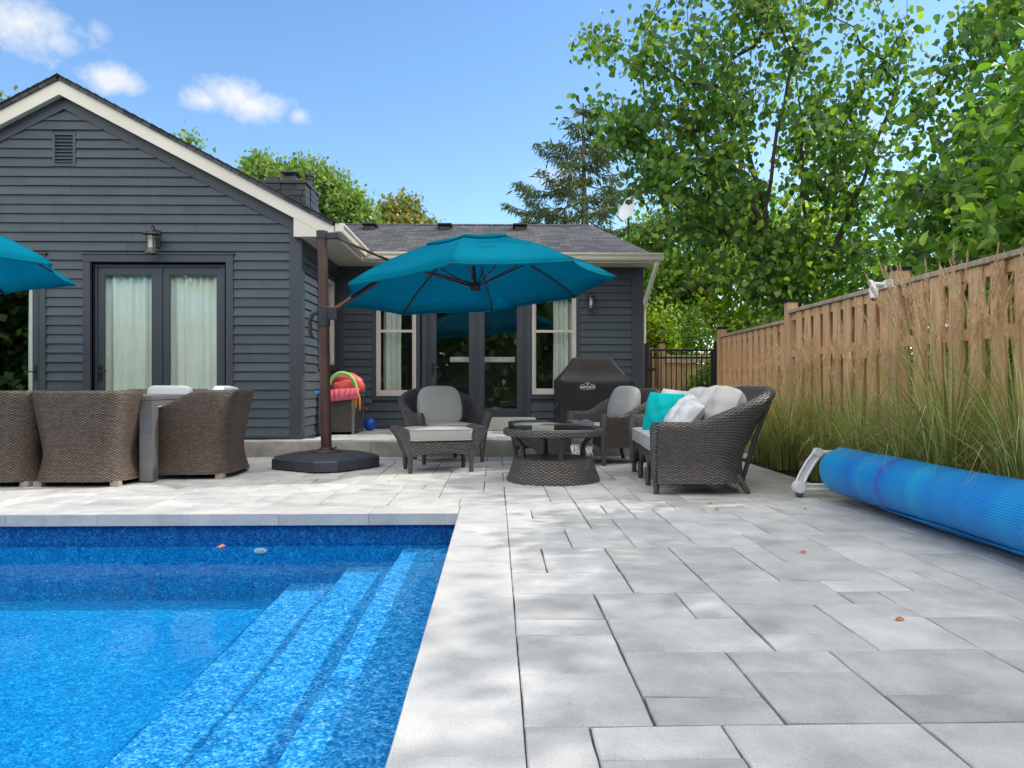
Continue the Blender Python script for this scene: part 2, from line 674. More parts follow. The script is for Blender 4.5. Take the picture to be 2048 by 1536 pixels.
def m_soffit():
    t = NT('vented_soffit')
    v = t.coord('Object')
    sep = t.n('SeparateXYZ')
    t.l(v, sep.inputs[0])
    s = t.math('ABSOLUTE', t.math('SINE', t.math('MULTIPLY', sep.outputs[1], PI / .05)))
    t.l(t.ramp(s, [(.0, (.36, .33, .27)), (.3, (.64, .60, .50))]), t.b.inputs['Base Color'])
    t.b.inputs['Roughness'].default_value = .5
    return t.m


M['soffit'] = m_soffit()


def m_paver(name, cols, isl=.10):
    t = NT(name)
    g = t.n('NewGeometry')
    rnd = g.outputs['Random Per Island']
    v = t.coord('Object')
    big = t.noise(v, .8, 4)
    mid = t.noise(v, 6, 5, .6)
    fine = t.noise(v, 160, 3, .7)
    off = t.n('VectorMath', operation='ADD')
    cb = t.n('CombineXYZ')
    t.l(t.math('MULTIPLY', rnd, 37.0), cb.inputs[0])
    t.l(v, off.inputs[0])
    t.l(cb.outputs[0], off.inputs[1])
    swirl = t.noise(off.outputs[0], 2.6, 5, .6)
    c = t.ramp(swirl, [(.34, cols[0]), (.52, cols[1]), (.66, cols[2])])
    c = t.mixc(1.0, c, t.ramp(rnd, [(0, 1 - isl), (1, 1 + isl * .3)]), 'MULTIPLY')
    c = t.mixc(.8, c, t.ramp(fine, [(.30, .62), (.46, 1.0), (.7, 1.06)]), 'MULTIPLY')
    c = t.mixc(.7, c, t.ramp(mid, [(.3, .80), (.6, 1.0)]), 'MULTIPLY')
    c = t.mixc(1.0, c, t.ramp(t.noise(v, 30, 2), [(.70, (1, 1, 1)), (.76, (.75, .72, .68))]), 'MULTIPLY')
    c = t.mixc(1.0, c, t.ramp(big, [(.36, (.86, .87, .87)), (.55, (1, 1, 1))]), 'MULTIPLY')
    t.l(c, t.b.inputs['Base Color'])
    t.b.inputs['Roughness'].default_value = .75
    t.b.inputs['Specular IOR Level'].default_value = .3
    h = t.math('ADD', t.math('MULTIPLY', fine, .6), mid)
    t.bump(h, .45, .006)
    return t.m


M['paver'] = m_paver('paver_stone', ((.43, .43, .42), (.565, .56, .54), (.64, .625, .59)), .15)
M['coping'] = m_paver('coping_stone', ((.465, .465, .46), (.55, .545, .53), (.61, .595, .57)), .04)
M['joint'] = basic('joint_sand', (.10, .095, .085), .95, .4, 30, .6, 80, .01)


def m_liner(name, stops, sc=105, big_w=.5):
    t = NT(name)
    v = t.coord('Object')
    vo = t.n('TexVoronoi', feature='F1')
    vo.inputs['Scale'].default_value = sc
    vo.inputs['Randomness'].default_value = 1
    t.l(v, vo.inputs['Vector'])
    sp = t.n('SeparateColor')
    t.l(vo.outputs['Color'], sp.inputs[0])
    vo2 = t.n('TexVoronoi', feature='F1')
    vo2.inputs['Scale'].default_value = sc * .35
    t.l(v, vo2.inputs['Vector'])
    sp2 = t.n('SeparateColor')
    t.l(vo2.outputs['Color'], sp2.inputs[0])
    big = t.noise(v, 1.3, 6, .7)
    a = t.math('ADD', t.math('MULTIPLY', sp.outputs[0], .62), t.math('MULTIPLY', sp2.outputs[0], .22))
    a = t.math('ADD', t.math('ADD', a, .08), t.math('MULTIPLY', t.math('SUBTRACT', big, .5), big_w))
    t.l(t.ramp(a, stops), t.b.inputs['Base Color'])
    t.b.inputs['Roughness'].default_value = .6
    t.b.inputs['Specular IOR Level'].default_value = .2
    return t.m


M['liner'] = m_liner('pool_liner', [(.05, (.0, .075, .30)), (.35, (.0, .165, .43)), (.6, (.0, .23, .52)), (.85, (.02, .34, .63)), (1.0, (.18, .54, .75))])
M['liner_sunlit'] = m_liner('pool_liner_sunlit', [(.05, (.0, .10, .34)), (.35, (.0, .19, .48)), (.6, (.03, .30, .60)), (.8, (.14, .44, .72)), (1.0, (.45, .68, .85))], 95, .3)  # same liner for the treads, with sunlight lightened into its colour
M['liner_band'] = m_liner('pool_liner_band', [(.05, (.0, .035, .15)), (.5, (.0, .09, .30)), (.8, (.01, .17, .42)), (1.0, (.08, .32, .55))], 95, .2)


def m_water():
    t = NT('pool_water')
    v = t.coord('Object', (1, 1.0, 1))
    h1 = t.noise(v, 2.2, 3, .5)
    h2 = t.noise(v, 9, 2, .5)
    h = t.math('ADD', h1, t.math('MULTIPLY', h2, .25))
    b = t.n('Bump')
    b.inputs['Strength'].default_value = .35
    b.inputs['Distance'].default_value = .03
    t.l(h, b.inputs['Height'])
    tr = t.n('BsdfTransparent')
    tr.inputs[0].default_value = (.80, .95, .99, 1)
    gl = t.n('BsdfGlossy')
    gl.inputs['Roughness'].default_value = 0.02
    t.l(b.outputs[0], gl.inputs['Normal'])
    mx = t.n('MixShader')
    t.l(t.math('MULTIPLY', schlick(t, .02, b.outputs[0]), .38), mx.inputs[0])
    t.l(tr.outputs[0], mx.inputs[1])
    t.l(gl.outputs[0], mx.inputs[2])
    t.l(mx.outputs[0], t.out.inputs[0])
    return t.m


M['water'] = m_water()


def m_bubble():
    t = NT('bubble_cover')
    uv = t.coord('UV')
    sep = t.n('SeparateXYZ')
    t.l(uv, sep.inputs[0])
    p = .0145
    a = t.math('ABSOLUTE', t.math('SINE', t.math('MULTIPLY', sep.outputs[0], PI / p)))
    b = t.math('ABSOLUTE', t.math('SINE', t.math('MULTIPLY', sep.outputs[1], PI / p)))
    h = t.math('POWER', t.math('MULTIPLY', a, b), .5)
    v = t.coord('Object')
    band = t.noise(t.coord('Object', (.15, 1, .15)), 2.4, 3)
    c0 = t.ramp(band, [(.35, (.0, .19, .74)), (.5, (.0, .30, .82)), (.66, (.0, .44, .84))])
    c = t.mixc(1.0, c0, t.ramp(h, [(.15, .40), (.7, 1.0), (1, 1.3)]), 'MULTIPLY')
    # violet stain band round the roll
    s2 = t.n('SeparateXYZ')
    t.l(v, s2.inputs[0])
    dy = t.math('ABSOLUTE', t.math('ADD', t.math('SUBTRACT', s2.outputs[1], -.98), t.math('MULTIPLY', t.math('SUBTRACT', t.noise(v, 9, 3), .5), .12)))
    st = t.ramp(dy, [(.012, 1.0), (.05, 0.0)])
    c = t.mixc(t.math('MULTIPLY', st, t.noise(v, 16, 2)), c, (.10, .03, .40))
    t.l(c, t.b.inputs['Base Color'])
    t.b.inputs['Roughness'].default_value = .32
    t.b.inputs['Specular IOR Level'].default_value = .5
    t.b.inputs['Transmission Weight'].default_value = 0
    t.bump(h, .8, .005)
    return t.m


M['bubble'] = m_bubble()


def m_pattern():
    t = NT('feather_print_fabric')
    v = t.coord('UV')
    wv = t.n('TexWave', wave_type='BANDS')
    wv.inputs['Scale'].default_value = 26
    wv.inputs['Distortion'].default_value = 4
    wv.inputs['Detail'].default_value = 2
    t.l(v, wv.inputs['Vector'])
    f = t.noise(v, 7, 4)
    c = t.ramp(wv.outputs['Fac'], [(.3, (.33, .38, .36)), (.6, (.60, .62, .60))])
    c = t.mixc(t.ramp(f, [(.42, 0.0), (.55, 1.0)]), c, (.64, .65, .64))
    t.l(c, t.b.inputs['Base Color'])
    t.b.inputs['Roughness'].default_value = .9
    t.bump(t.noise(v, 14, 4), .3, .01)
    return t.m


M['print'] = m_pattern()
M['throw'] = basic('woven_throw', (.12, .125, .14), .95, .5, 60, .6, 120, .004, spec=.1)
M['fringe'] = basic('white_fringe', (.8, .8, .8), .9, .1, 60, 0)

# ------------------------------------------------------------------ ground, pool, paving
PX1, PX0, PY1, PY0 = -.277, -9.5, 5.43, -2.6   # pool opening


def ground():
    g = MB()
    B = 400
    z = -.06
    xs = [-B, PX0 - .3, PX1 + .3, B]
    ys = [-B, PY0 - .3, PY1 + .3, B]
    vs = [(x, y, z) for y in ys for x in xs]
    fs = [(j * 4 + i, j * 4 + i + 1, (j + 1) * 4 + i + 1, (j + 1) * 4 + i) for j in range(3) for i in range(3) if not (i == 1 and j == 1)]
    g.add(vs, fs)
    tag(g.build('ground', M['soil']), kind='structure')


ground()

U = .185
OX, OY = .075, 2.04


def slab_geo(mb, x0, x1, y0, y1, z, rng, gap=.004, th=.03, ch=.004, wav=.0022, step=.09):
    x0 += gap; x1 -= gap; y0 += gap; y1 -= gap
    ring = []

    def edge(ax, ay, bx, by):
        ln = math.hypot(bx - ax, by - ay)
        n = max(2, int(ln / step))
        nx, ny = (by - ay) / ln, -(bx - ax) / ln
        for i in range(n):
            t = i / n
            o = rng.uniform(-wav, wav * .6)
            ring.append((ax + (bx - ax) * t + nx * o, ay + (by - ay) * t + ny * o))
    edge(x0, y0, x1, y0)
    edge(x1, y0, x1, y1)
    edge(x1, y1, x0, y1)
    edge(x0, y1, x0, y0)
    cx, cy = (x0 + x1) / 2, (y0 + y1) / 2
    n = len(ring)

    def ins(p, d):
        dx = min(max(p[0], x0 + d), x1 - d)
        dy = min(max(p[1], y0 + d), y1 - d)
        return dx, dy
    tx, ty = rng.uniform(-.0012, .0012), rng.uniform(-.0012, .0012)
    zz = lambda p: z + (p[0] - cx) / max(x1 - x0, .1) * tx * 2 + (p[1] - cy) / max(y1 - y0, .1) * ty * 2
    top = [(*ins(p, ch * rng.uniform(.7, 1.5)), 0) for p in ring]
    top = [(p[0], p[1], zz(p)) for p in top]
    mid = [(p[0], p[1], zz(p) - ch) for p in ring]
    bot = [(p[0], p[1], z - th) for p in ring]
    fs = [list(range(n))]
    for a, b in ((0, n), (n, 2 * n)):
        fs += [(a + i, b + i, b + (i + 1) % n, a + (i + 1) % n) for i in range(n)]
    mb.add(top + mid + bot, fs)


def tiling(i0, i1, j0, j1, blocked, manual=(), seed=3):
    rng = random.Random(seed)
    occ = {}
    res = []

    def free(a, b, c, d):
        return all(((i, j) not in occ) and not blocked(i, j) for i in range(a, b) for j in range(c, d))
    for (a, b, c, d) in manual:
        if free(a, b, c, d):
            res.append((a, b, c, d))
            for i in range(a, b):
                for j in range(c, d): occ[i, j] = 1
    for j in range(j0, j1):
        for i in range(i0, i1):
            if (i, j) in occ or blocked(i, j): continue
            opts = [(3, 2)] * 5 + [(2, 2)] * 3 + [(2, 3)] * 2 + [(2, 1)] * 3 + [(1, 2)] * 2 + [(3, 1)] * 1
            rng.shuffle(opts)
            for (w_, h_) in opts + [(2, 1), (1, 2), (1, 1)]:
                if i + w_ <= i1 and j + h_ <= j1 and free(i, i + w_, j, j + h_):
                    break
            res.append((i, i + w_, j, j + h_))
            for a in range(i, i + w_):
                for b in range(j, j + h_): occ[a, b] = 1
    return res


MAN = [(0, 2, 0, 2), (2, 4, 0, 1), (2, 4, 1, 3), (4, 6, 0, 2), (6, 9, 0, 1), (0, 2, 2, 4), (0, 2, 4, 5), (4, 6, 2, 3), (6, 9, 1, 3),
       (2, 5, 3, 5), (5, 7, 3, 4), (5, 7, 4, 6), (7, 9, 3, 5), (7, 9, 5, 6), (0, 2, 5, 7), (2, 4, 5, 7), (4, 5, 5, 7), (5, 8, 6, 8),
       (3, 5, 7, 8), (3, 5, 8, 10), (0, 3, 7, 9), (0, 1, 9, 12), (1, 3, 9, 11), (1, 3, 11, 12), (0, 1, -3, 0), (1, 3, -1, 0), (1, 3, -3, -1),
       (3, 6, -3, 0), (6, 9, -2, 0), (9, 12, 1, 3), (9, 11, 3, 5), (9, 12, 5, 7), (8, 10, 7, 8), (5, 7, 8, 9), (7, 10, 8, 10), (5, 7, 9, 11),
       (0, 2, 12, 14), (0, 2, 14, 15), (2, 4, 12, 13), (3, 5, 10, 12), (4, 6, 12, 14), (2, 4, 13, 15), (0, 3, 15, 17)]


def pool_block(i, j):
    x = OX + (i + .5) * U
    y = OY + (j + .5) * U
    if x < OX and y < 5.735: return True
    if y > 9.70 and -3.50 < x < 2.62: return True
    if y > 10.2 and x < 2.6: return True
    if y > 9.3 and x > 3.42: return True
    if y <= 9.3 and x > 2.98: return True
    return False


pv = MB()
prng = random.Random(5)
tiles = tiling(-66, 20, -12, 62, pool_block, MAN)
for (a, b, c, d) in tiles:
    far = OY + c * U > 6.5 or OX + b * U < -1.5
    slab_geo(pv, OX + a * U, OX + b * U, OY + c * U, OY + d * U, prng.uniform(-.0012, .0012), prng, step=.3 if far else .08, gap=prng.uniform(.0018, .0048))
tag(pv.build('paving', M['paver']), kind='structure')
jt = MB()
jt.box(OX - .006, 2.98, -1, 5.72, -.05, -.012)
jt.box(-12.2, 2.98, 5.70 + .02, 9.3, -.05, -.012)
jt.box(-12.2, 3.6, 9.3, 14, -.05, -.012)
tag(jt.build('paving_bed', M['joint']), kind='structure')

# coping
cp = MB()
crng = random.Random(9)
ys = [PY0 - .4] + [1.21 - .67 * k for k in (3, 2, 1)] + [1.21, 1.88, 2.56, 3.25, 3.91, 4.58, 5.25, 5.43]
ys = [PY0 - .35, -1.5, -.8, -.13, .54, 1.21, 1.88, 2.56, 3.25, 3.92, 4.58, 5.085, 5.735]
for a, b in zip(ys[:-1], ys[1:]):
    if b > 5.5:
        slab_geo(cp, PX1 - .0, OX + .001, a, b, .001, crng, gap=.0012, th=.075, ch=.003, wav=.0006)
    else:
        slab_geo(cp, PX1 - .0, OX + .001, a, b, .001, crng, gap=.0012, th=.075, ch=.003, wav=.0006)
xs = [PX1 - .003 - .655 * k for k in range(0, 15)]
for b, a in zip(xs[:-1], xs[1:]):
    slab_geo(cp, a, b, 5.41, 5.735, .001, crng, gap=.0012, th=.085, ch=.003, wav=.0006)
tag(cp.build('pool_coping', M['coping']), kind='structure')

# pool shell: walls, floor and three wide steps along the right wall
WZ = -.226
ps = MB()
wy = PY1 + .03
wx = PX1 + .03
FZ = -.64


def wobble_strip(mb, xf, z, x2, y0, y1, zr):
    """tread from x2 (inner, at wall side) to nose xf at height z with riser down to zr, nose slightly uneven"""
    n = 60
    rng = random.Random(int(-z * 1000))
    A, Bp, Cc = [], [], []
    for i in range(n + 1):
        y = y0 + (y1 - y0) * i / n
        o = math.sin(y * 3.1 + z * 9) * .006 + rng.uniform(-.006, .006)
        A.append((x2, y, z))
        Bp.append((xf + o, y, z))
        Cc.append((xf + o - .012, y, zr))
    vs = A + Bp + Cc
    m = n + 1
    fs = [(i, i + 1, m + i + 1, m + i) for i in range(n)] + [(m + i, m + i + 1, 2 * m + i + 1, 2 * m + i) for i in range(n)]
    mb.add(vs, fs)


stp = MB()
wobble_strip(stp, -.695, -.268, wx, PY0, wy, -.41)
wobble_strip(stp, -1.085, -.402, -.685, PY0, wy, -.53)
wobble_strip(stp, -1.50, -.522, -1.07, PY0, wy, FZ)
tag(stp.build('pool_steps', M['liner_sunlit']), kind='structure')
ps.add([(-1.48, PY0, FZ), (PX0, PY0, FZ), (PX0, wy, FZ), (-1.48, wy, FZ)], [(0, 1, 2, 3)])
ps.add([(wx, wy, -.3), (wx, wy, WZ), (PX0, wy, WZ), (PX0, wy, FZ), (wx, wy, FZ)], [(0, 1, 2, 3, 4)])
ps.add([(wx, PY0, FZ), (wx, PY0, WZ), (wx, wy, WZ), (wx, wy, FZ)], [(0, 1, 2, 3)])
ps.add([(PX0, PY0, FZ), (PX0, wy, FZ), (PX0, wy, -.05), (PX0, PY0, -.05)], [(0, 1, 2, 3)])
ps.add([(PX0, PY0, FZ), (PX0, PY0, -.05), (wx, PY0, -.05), (wx, PY0, FZ)], [(0, 1, 2, 3)])
tag(ps.build('pool', M['liner']), kind='structure')
pb = MB()
pb.box(PX0, wx + .02, wy - .002, wy + .05, WZ - .02, -.05)
pb.box(wx - .002, wx + .05, PY0, wy + .05, WZ - .02, -.05)
tag(pb.build('pool_waterline_band', M['liner_band']), kind='structure')
wt = MB()
wt.add([(PX0, PY0, WZ), (wx - .003, PY0, WZ), (wx - .003, wy - .003, WZ), (PX0, wy - .003, WZ)], [(0, 1, 2, 3)])
tag(wt.build('pool_water', M['water']), kind='structure')
x, z = at(521, 1100, wy)
lt = thing('pool_light', (x, wy, z), 0, 'small round white pool light low on the far pool wall under water', 'pool light')
lt.scale = (1, 1, .42)
MB().tube([(0, 0, 0), (0, -.012, 0)], [.05, .046], 20).build('rim', M['white_plastic'], lt, smooth=True, angle=40)
MB().tube([(0, -.012, 0), (0, -.02, 0)], [.03, .022], 16).build('lens', M['frosted'], lt, smooth=True, angle=40)

# planting bed
bed = MB()
brng = random.Random(4)
P = []
for i in range(90):
    y = -1 + (9.25 + 1) * i / 89
    row = []
    for j in range(8):
        x = 2.99 + .62 * j / 7
        row.append((x, y, .0 + .05 * math.sin(PI * j / 7) + brng.uniform(-.012, .018) - .03))
    P.append(row)
bed.surf(P, flip=True)
tag(bed.build('mulch_bed', M['mulch'], smooth=True), kind='structure')
# dead leaves on the ground
lv = []
for k, (px, py) in enumerate(((1420, 1008), (1433, 1021), (1606, 1108), (1799, 1246), (1610, 1021), (1222, 959), (1262, 958), (1640, 1000))):
    D = F * CH / (py - 767)
    X, _ = at(px, py, D)
    m = MB()
    s = .022 if k < 4 else .013
    m.add([(X - s, D, .006), (X, D - s * .6, .004), (X + s, D, .008), (X + .3 * s, D + s * .7, .014), (X, D, .012)], [(0, 1, 4), (1, 2, 4), (2, 3, 4), (3, 0, 4)])
    o = rebase(m.build('fallen_leaf', M['dead_leaf']), (X, D, .003))
    tag(o, 'small dry brown leaf lying on the grey paving', 'leaf', 'dry leaves scattered on the paving')
x, z = at(430, 1084, 5.2)
m = MB()
m.add([(-.03, 0, .004), (0, -.02, 0), (.035, .0, .008), (.01, .02, .018), (0, 0, .012)], [(0, 1, 4), (1, 2, 4), (2, 3, 4), (3, 0, 4)])
o = m.build('floating_leaf', M['dead_leaf'])
o.location = (-1.98, 5.33, WZ + .004)
tag(o, 'curled orange leaf floating on the pool near the far wall', 'leaf')

# ------------------------------------------------------------------ house
WY = 10.2       # front wall of the gabled wing
BY = 12.6       # back wall with the french doors
WX = at(600, 800, WY)[0]
RX = at(1283, 700, BY)[0]
PZ = .186       # porch level
house = thing('house', (-2.7, 11.5, 0), 0, 'dark grey clapboard bungalow with gabled wing, cream eaves and french doors', 'house')
LXW = -9.4


def siding(mb, u0, u1, z0, z1, openings, plane, gable=None, board=.127):
    """lap boards; plane = ('y', value, sign) boards run along x, or ('x', value, sign) along y"""
    ax, val, sg = plane
    nb = int((z1 - z0) / board) + 1
    for i in range(nb):
        a = z0 + i * board
        b = min(a + board, z1)
        if b - a < .02: continue
        segs = [(u0, u1)]
        if gable:
            g0, g1 = gable((a + b) / 2)
            segs = [(max(u0, g0), min(u1, g1))]
        for (o0, o1, oz0, oz1) in openings:
            if oz0 < b - .03 and oz1 > a + .03:
                ns = []
                for (s0, s1) in segs:
                    if o1 <= s0 or o0 >= s1:
                        ns.append((s0, s1))
                    else:
                        if o0 > s0: ns.append((s0, o0))
                        if o1 < s1: ns.append((o1, s1))
                segs = ns
        for (s0, s1) in segs:
            if s1 - s0 < .03: continue
            cuts = [s0]
            while s1 - cuts[-1] > 2.6:
                cuts.append(cuts[-1] + 1.2 + 1.4 * ((math.sin(i * 12.9898 + len(cuts) * 78.233) * 43758.5453) % 1))
            cuts.append(s1)
            for q0, q1 in zip(cuts[:-1], cuts[1:]):
                if q1 - q0 < .03: continue
                e_ = .0012
                dz_ = .0025 * math.sin(i * 7.3 + q0 * 3)
                pr = [(0, a), (.030 + dz_, a + dz_ * .6), (.006, b + .004), (0, b + .004)]
                poly = [(val + sg * o, zz) for o, zz in pr]
                if ax == 'y': mb.prism(poly if sg < 0 else poly[::-1], 0, q0 + e_, q1 - e_)
                else: mb.prism(poly, 1, q0 + e_, q1 - e_)
            continue
            # wedge board: thick at the foot
            pr = [(0, a), (.032, a), (.006, b + .004), (0, b + .004)]
            if ax == 'y':
                poly = [(val + sg * o, zz) for o, zz in pr]
                mb.prism(poly if sg < 0 else poly[::-1], 0, s0, s1)
            else:
                poly = [(val + sg * o, zz) for o, zz in pr]
                mb.prism(poly, 1, s0, s1)


def wall_core(mb, u0, u1, z0, z1, openings, ax, v0, v1):
    us = sorted(set([u0, u1] + [o for op in openings for o in op[:2] if u0 < o < u1]))
    for a, b in zip(us[:-1], us[1:]):
        zz = [(z0, z1)]
        for (o0, o1, q0, q1) in openings:
            if o0 <= a + 1e-6 and o1 >= b - 1e-6:
                n2 = []
                for (c, d) in zz:
                    if q0 > c: n2.append((c, min(q0, d)))
                    if q1 < d: n2.append((max(q1, c), d))
                zz = n2
        for (c, d) in zz:
            if d - c < .01: continue
            if ax == 'y': mb.box(a, b, v0, v1, c, d)
            else: mb.box(v0, v1, a, b, c, d)


# --- gable geometry
gy = 10.05
AX, AZ_ = at(118, 158, gy)
EX, EZ = at(650, 441, gy)
slope = (AZ_ - EZ) / (EX - AX)
roofz = lambda x: AZ_ - slope * abs(x - AX)
SOF = at(600, 472, gy)[1]      # soffit level
wallroof = lambda z: (AX - (AZ_ - .30 - z) / slope, AX + (AZ_ - .30 - z) / slope)

d1 = (at(168, 500, WY)[0], at(468, 500, WY)[0], 0, at(300, 509, WY)[1])
d2 = (at(-195, 500, WY)[0], at(94, 500, WY)[0], 0, at(300, 509, WY)[1])
vt = (at(107, 300, WY)[0], at(153, 300, WY)[0], at(0, 332, WY)[1], at(0, 265, WY)[1])
sd = MB()
CB = .14
siding(sd, LXW, WX - CB, PZ + .05, AZ_ - .4, [d1, d2, vt], ('y', WY, -1), wallroof)
sd.build('siding', M['siding'], house, True, bevel=0)
sd = MB()
sw = (11.12, 12.3, 1.17, 2.72)
siding(sd, WY + CB, BY - .12, PZ + .05, SOF, [sw], ('x', WX, 1))
sd.build('siding', M['siding'], house, True)
sd = MB()
wl = (at(745, 700, BY)[0], at(850, 700, BY)[0], at(0, 800, BY)[1], at(0, 572, BY)[1])
bd = (at(844, 700, BY)[0], at(1062, 700, BY)[0], PZ, at(0, 560, BY)[1])
wr = (at(1056, 700, BY)[0], at(1160, 700, BY)[0], at(0, 797, BY)[1], at(0, 572, BY)[1])
op3 = (wl[0], wr[1], PZ, bd[3])
siding(sd, WX + .1, RX - .17, PZ + .05, SOF, [(wl[0], wl[1], wl[2], wl[3]), bd, (wr[0], wr[1], wr[2], wr[3])], ('y', BY, -1))
sd.build('siding', M['siding'], house, True)

wc = MB()
inn = lambda d: (d[0] + .13, d[1] - .13, 0, d[3] - .13)
wall_core(wc, LXW, WX, 0, SOF + .25, [inn(d1), inn(d2)], 'y', WY + .001, WY + .15)
g0 = [(p, z) for p, z in ((LXW, SOF + .25), (WX - .002, SOF + .25), (WX - .002, roofz(WX) - .1), (AX, AZ_ - .12), (LXW, roofz(LXW) - .1))]
wc.prism(g0, 1, WY + .001, WY + .15)
wall_core(wc, WY + .15, BY + .15, 0, SOF + .05, [(sw[0] + .08, sw[1] - .08, sw[2] + .08, sw[3] - .08)], 'x', WX - .15, WX - .001)
wall_core(wc, WX, RX - .001, 0, SOF + .1, [(wl[0] + .06, wl[1] - .02, wl[2] + .06, wl[3] - .05), (bd[0] + .06, bd[1] - .06, PZ, bd[3] - .06), (wr[0] + .02, wr[1] - .06, wr[2] + .06, wr[3] - .05)], 'y', BY + .001, BY + .15)
wc.box(RX - .15, RX - .002, BY + .15, 17, 0, SOF + .1)
wc.box(LXW, RX, 17, 17.15, 0, SOF + .1)
wc.box(LXW - .15, LXW, WY, 17.15, 0, SOF + .2)
wc.build('wall', M['trim_dark'], house, True)
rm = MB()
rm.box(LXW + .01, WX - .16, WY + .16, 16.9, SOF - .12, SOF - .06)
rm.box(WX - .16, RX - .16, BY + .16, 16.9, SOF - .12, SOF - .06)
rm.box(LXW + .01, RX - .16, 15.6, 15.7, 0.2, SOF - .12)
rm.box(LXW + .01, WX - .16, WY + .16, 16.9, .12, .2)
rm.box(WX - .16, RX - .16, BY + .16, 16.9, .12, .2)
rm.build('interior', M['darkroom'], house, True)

# --- trim boards
MB().box(WX - CB, WX + .03, WY - .032, WY + .001, .0, SOF + .35).build('corner_board', M['trim_dark'], house, True, bevel=.003)
MB().box(WX + .001, WX + .032, WY + .001, WY + CB, .0, SOF).build('corner_board', M['trim_dark'], house, True, bevel=.003)
MB().box(RX - .17, RX + .03, BY - .032, BY + .001, PZ, SOF).build('corner_board', M['trim_dark'], house, True, bevel=.003)
MB().box(WX + .002, WX + .10, BY - .03, BY - .001, PZ, SOF).build('corner_board', M['trim_dark'], house, True, bevel=.003)
MB().box(LXW, WX - CB, WY - .03, WY + .001, 0, PZ + .045).build('skirt_board', M['trim_dark'], house, True, bevel=.003)
MB().box(WX + .001, WX + .03, WY + CB, BY - .1, 0, PZ + .045).build('skirt_board', M['trim_dark'], house, True, bevel=.003)
MB().box(WX + .1, bd[0], BY - .035, BY, PZ, PZ + .045).build('skirt_board', M['trim_dark'], house, True, bevel=.003)
MB().box(bd[1], RX - .17, BY - .035, BY, PZ, PZ + .045).build('skirt_board', M['trim_dark'], house, True, bevel=.003)
MB().box(LXW, WX - CB, WY - .045, WY - .03, PZ + .02, PZ + .05).build('skirt_board', M['trim_dark'], house, True, bevel=.003)
MB().box(WX + .03, WX + .045, WY, BY - .1, PZ + .02, PZ + .05).build('skirt_board', M['trim_dark'], house, True, bevel=.003)
MB().box(WX + .1, RX - .17, BY - .04, BY - .001, SOF - .2, SOF).build('frieze_board', M['trim_dark'], house, True, bevel=.003)
MB().box(WX + .001, WX + .035, WY + CB, BY - .1, SOF - .2, SOF).build('frieze_board', M['trim_dark'], house, True, bevel=.003)
fz = MB()
for sg in (-1, 1):
    xe = WX + .0 if sg > 0 else LXW
    a, b = AX, xe
    za, zb = roofz(a) - .10, roofz(b) - .10
    poly = [(a, za), (b, zb), (b, zb - .25), (a, za - .25)]
    fz.prism(poly if sg < 0 else poly[::-1], 1, WY - .034, WY - .001)
fz.build('frieze_board', M['trim_dark'], house, True)

# --- roofs
def slab(mb, pts, th=.05):
    pts = [Vector(p) for p in pts]
    n = (pts[1] - pts[0]).cross(pts[2] - pts[0]).normalized()
    if n.z < 0: n = -n; pts = pts[::-1]
    eav = (pts[1] - pts[0]).normalized()
    # u along the level direction, v up the slope
    h = Vector((0, 0, 1)).cross(n).normalized()
    s = n.cross(h)
    uv = [(p.dot(h), p.dot(s)) for p in pts]
    k = len(pts)
    top = pts
    bot = [p - n * th for p in pts]
    mb.add(top + bot, [list(range(k))] + [list(range(k, 2 * k))[::-1]] + [(i, k + i, k + (i + 1) % k, (i + 1) % k) for i in range(k)], uv + uv)


ER = at(668, 445, gy)[0]       # eave line of the wing
rz = lambda x: AZ_ + .05 - slope * abs(x - AX)
rf = MB()
slab(rf, [(ER, gy - .03, rz(ER)), (ER, 17.3, rz(ER)), (AX, 17.3, rz(AX)), (AX, gy - .03, rz(AX))])
LL = 2 * AX - ER
slab(rf, [(LL, gy - .03, rz(LL)), (LL, 17.3, rz(LL)), (AX, 17.3, rz(AX)), (AX, gy - .03, rz(AX))])
wing_roof = rf.build('roof', M['shingle'], house, True)
# ragged shingle edge along the rake
rg = MB()
k = 0
s_ = 0
while True:
    x = AX + .0 + k * .125
    if x > ER - .02: break
    for sg in (1, -1):
        xa = AX + sg * (x - AX)
        xb = AX + sg * (x + .13 - AX)
        za, zb = rz(xa) + .006, rz(xb) + .006
        q = [(xa, za), (xb, zb), (xb, zb + .004), (xa, za + .016)]
        rg.prism(q if sg < 0 else q[::-1], 1, gy - .05, gy + .25)
    k += 1
rg.build('shingle_edge', M['shingle'], wing_roof, True)
BE = 12.12
RG = 14.6
RGZ = at(1000, 449, RG)[1]
EVZ = at(1000, 512, BE)[1] + .01
RGX = at(1185, 449, RG)[0]
ERX = at(1318, 512, BE)[0]
rf = MB()
slab(rf, [(-5.6, BE, EVZ), (ERX, BE, EVZ), (RGX, RG, RGZ), (-5.6, RG, RGZ)])
slab(rf, [(ERX, BE, EVZ), (ERX, 17.08, EVZ), (RGX, RG, RGZ)])
slab(rf, [(ERX, 17.08, EVZ), (-5.6, 17.08, EVZ), (-5.6, RG, RGZ), (RGX, RG, RGZ)])
main_roof = rf.build('roof', M['shingle'], house, True)
